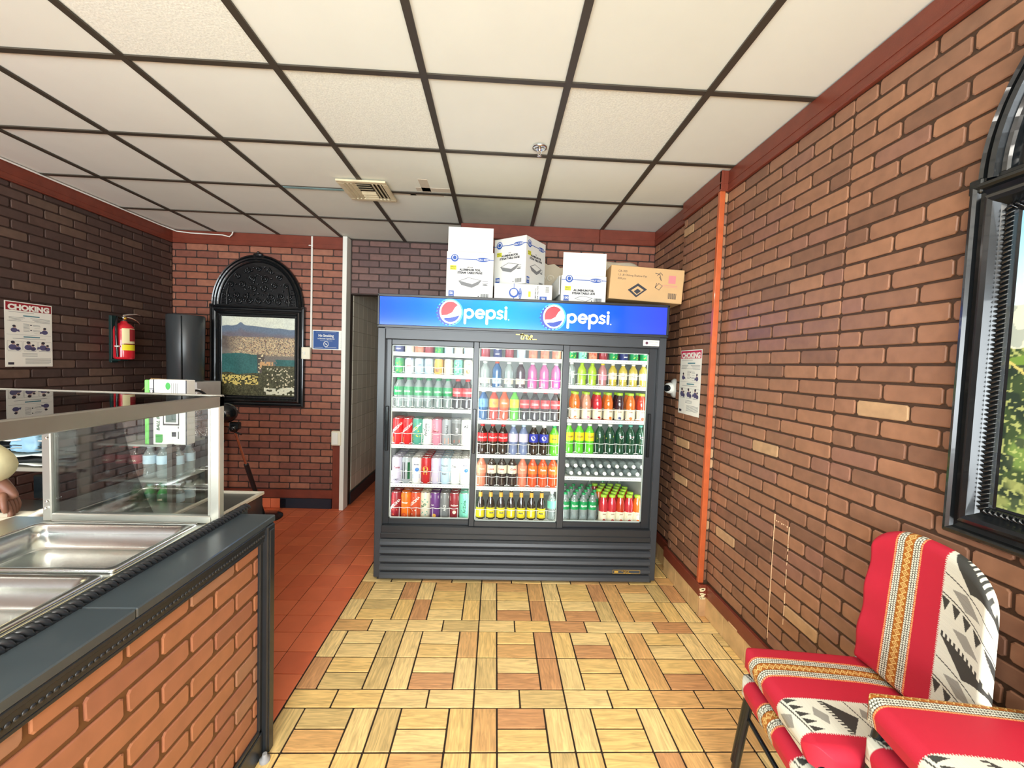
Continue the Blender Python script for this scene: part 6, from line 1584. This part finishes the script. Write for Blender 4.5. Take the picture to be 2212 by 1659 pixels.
    def Bb(U, V):
        a, b, c = Bk(U, V); return a+.0+.030*np.minimum(np.minimum(U, 1-U)/.04, 1)*np.minimum(np.minimum(V, 1-V)/.04, 1), b, c
    grid_print('backrest_cover', fabm, t, Bb, 60, 60, lambda U, V: fabric(U*Wb, (1-V)*Hb+.02, zonesb))
    return t
CHX = 1.082
make_chair('red striped patterned chair, upper one of the stack against right wall', 1.078, 1.175, .545, Z1, Z1b, rz=-.12, bo=.045, yo=-.03)
make_chair('red and white patterned chair underneath, lower one of the first stack', 1.074, 1.177, .445, Z3, Z1b, res=.0028, back=False, rz=-.12)
make_chair('nearest red patterned chair on top of the taller stack', 1.115, .75, .725, Z2, Z1b, rz=-.15, bo=0, yo=-.065)
make_chair('patterned chair directly beneath the nearest top chair', 1.118, .75, .615, Z3, Z1b, res=.003, back=False, rz=-.15)
make_chair('lowest patterned chair of the taller nearest stack', 1.116, .75, .505, Z1, Z1b, res=.003, back=False, rz=-.15)

# ================================================================== the person behind the counter
def skin_obj(name, verts, edges, radii, mt, parent, sub=2, root=0):
    me = bpy.data.meshes.new(name); me.from_pydata(verts, edges, [])
    ob = bpy.data.objects.new(name, me); COL.objects.link(ob)
    md = ob.modifiers.new('Skin', 'SKIN'); md.use_smooth_shade = True
    if not me.skin_vertices: pass
    for i, r_ in enumerate(radii):
        me.skin_vertices[0].data[i].radius = r_ if isinstance(r_, tuple) else (r_, r_); me.skin_vertices[0].data[i].use_root = (i == root)
    sb_ = ob.modifiers.new('Sub', 'SUBSURF'); sb_.levels = sub; sb_.render_levels = sub
    dg = bpy.context.evaluated_depsgraph_get(); dg.update()
    m2 = bpy.data.meshes.new_from_object(ob.evaluated_get(dg)); bpy.data.objects.remove(ob)
    m2.materials.clear(); m2.materials.append(mt); m2.name = name
    for p in m2.polygons: p.use_smooth = True
    return put(name, m2, parent)
pt = thing('person', 'person in a loose cream patterned shirt reaching a hand down to the papers', 'person', (-2.50, 1.74, 0))
skin = mat('skin_brown', s2l(128, 86, 66), .5, var=.12, vscale=20)
V_ = []; E_ = []; RD = []
def jv(p, r_, frm=None):
    V_.append((p[0]+2.50, p[1]-1.74, p[2])); RD.append(r_)
    if frm is not None: E_.append((frm, len(V_)-1))
    return len(V_)-1
pel = jv((-2.50, 1.74, .93), (.13, .15)); sp1 = jv((-2.50, 1.74, 1.10), (.11, .14), pel); ch_ = jv((-2.49, 1.74, 1.30), (.115, .16), sp1); nb_ = jv((-2.48, 1.74, 1.43), .07, ch_)
nk = jv((-2.465, 1.74, 1.50), .052, nb_); h1 = jv((-2.44, 1.74, 1.565), (.075, .068), nk); h2 = jv((-2.44, 1.74, 1.65), (.092, .075), h1); h3 = jv((-2.45, 1.74, 1.72), (.065, .055), h2)
for s_ in (1, -1):
    hp_ = jv((-2.50, 1.74+.10*s_, .86), .09, pel); kn = jv((-2.48, 1.74+.11*s_, .48), .058, hp_); an = jv((-2.50, 1.74+.11*s_, .09), .038, kn); jv((-2.36, 1.74+.12*s_, .035), .030, an)
sh = jv((-2.46, 1.90, 1.39), .060, ch_); el = jv((-2.56, 1.96, 1.12), .044, sh); wr_ = jv((-2.56, 1.95, .88), .028, el); hd_ = jv((-2.555, 1.945, .80), (.022, .036), wr_); jv((-2.55, 1.94, .72), (.014, .03), hd_)
sh = jv((-2.41, 1.60, 1.38), .060, ch_); el = jv((-2.17, 1.62, 1.17), .046, sh); wr_ = jv((-1.935, 1.675, .985), .027, el)
pm_ = jv((-1.915, 1.682, .940), (.020, .036), wr_); pk = jv((-1.905, 1.686, .912), (.016, .038), pm_)
body = skin_obj('body', V_, E_, RD, skin, pt)
# fingers rooted inside the palm, curling down onto the papers
for k in range(4):
    a = (k-1.5)*.0185; L_ = (.034, .042, .040, .030)[k]
    b0 = Vector((-1.910, 1.684, .922)); side = Vector((-.35, .93, 0)).normalized()
    p0 = b0+side*a; p1 = p0+Vector((.012, .0, -.030)); p2 = p1+Vector((.012-.004*k, -.004, -L_*.62)); p3 = p2+Vector((-.004, -.002, -L_*.5))
    fo = [tuple(Vector(p)+Vector((2.50, -1.74, 0))) for p in (p0, p1, p2, p3)]
    skin_obj('finger', fo, [(0, 1), (1, 2), (2, 3)], [.0095, .0090, .0082, .0068], skin, body, 2)
th = [Vector((-1.918, 1.668, .950)), Vector((-1.895, 1.645, .926)), Vector((-1.885, 1.640, .898)), Vector((-1.884, 1.645, .876))]
skin_obj('thumb', [tuple(p+Vector((2.50, -1.74, 0))) for p in th], [(0, 1), (1, 2), (2, 3)], [.013, .012, .0105, .008], skin, body, 2)
shirtm = mat('shirt_cream', s2l(232, 222, 176), .7, var=.16, vscale=26)
off = Vector((2.50, -1.74, 0))
P_ = lambda *a: tuple(Vector(a)+off)
sv = [P_(-2.50, 1.74, .86), P_(-2.50, 1.74, 1.10), P_(-2.49, 1.74, 1.31), P_(-2.48, 1.74, 1.41), P_(-2.46, 1.91, 1.39), P_(-2.56, 1.96, 1.13), P_(-2.56, 1.95, .95), P_(-2.41, 1.58, 1.385), P_(-2.14, 1.615, 1.165), P_(-1.965, 1.658, 1.055), P_(-1.905, 1.672, 1.005)]
shirt = skin_obj('shirt', sv, [(0, 1), (1, 2), (2, 3), (2, 4), (4, 5), (5, 6), (2, 7), (7, 8), (8, 9), (9, 10)], [(.165, .185), (.14, .17), (.135, .18), .09, .085, .075, .062, .088, .092, .090, .068], shirtm, pt)
tv = [P_(-2.50, 1.74, .95)]+[P_(*q) for q in ((-2.50, 1.85, .86), (-2.48, 1.855, .48), (-2.50, 1.855, .10), (-2.50, 1.63, .86), (-2.48, 1.625, .48), (-2.50, 1.625, .10))]
skin_obj('trousers', tv, [(0, 1), (1, 2), (2, 3), (0, 4), (4, 5), (5, 6)], [(.14, .16), .105, .078, .062, .105, .078, .062], mat('trouser_dark', s2l(40, 42, 50), .8), pt)
mb = MB(); mb.sphere((.045, 0, 1.675), .098, 18, 10, (1.0, .86, .95)); mb.v = [v for v in mb.v]; hair = mb.build('hair', mat('hair_black', s2l(22, 20, 20), .6), pt); hair.location = (-.02, 0, .02)
for s_ in (1, -1): mb = MB(); mb.sphere((.138, .030*s_, 1.625), .010, 10, 6); mb.build('eye', mat('eye_white', (.8, .8, .8), .2), pt); mb = MB(); mb.sphere((.05, .078*s_, 1.615), .024, 10, 6, (.6, .35, 1)); mb.build('ear', skin, pt)
mb = MB(); mb.sphere((.152, 0, 1.600), .016, 10, 6, (1, .8, 1.3)); mb.build('nose', skin, pt); mb = MB(); mb.sphere((.142, 0, 1.565), .02, 10, 6, (.4, 1.1, .35)); mb.build('mouth', mat('lips', s2l(120, 66, 60), .5), pt)
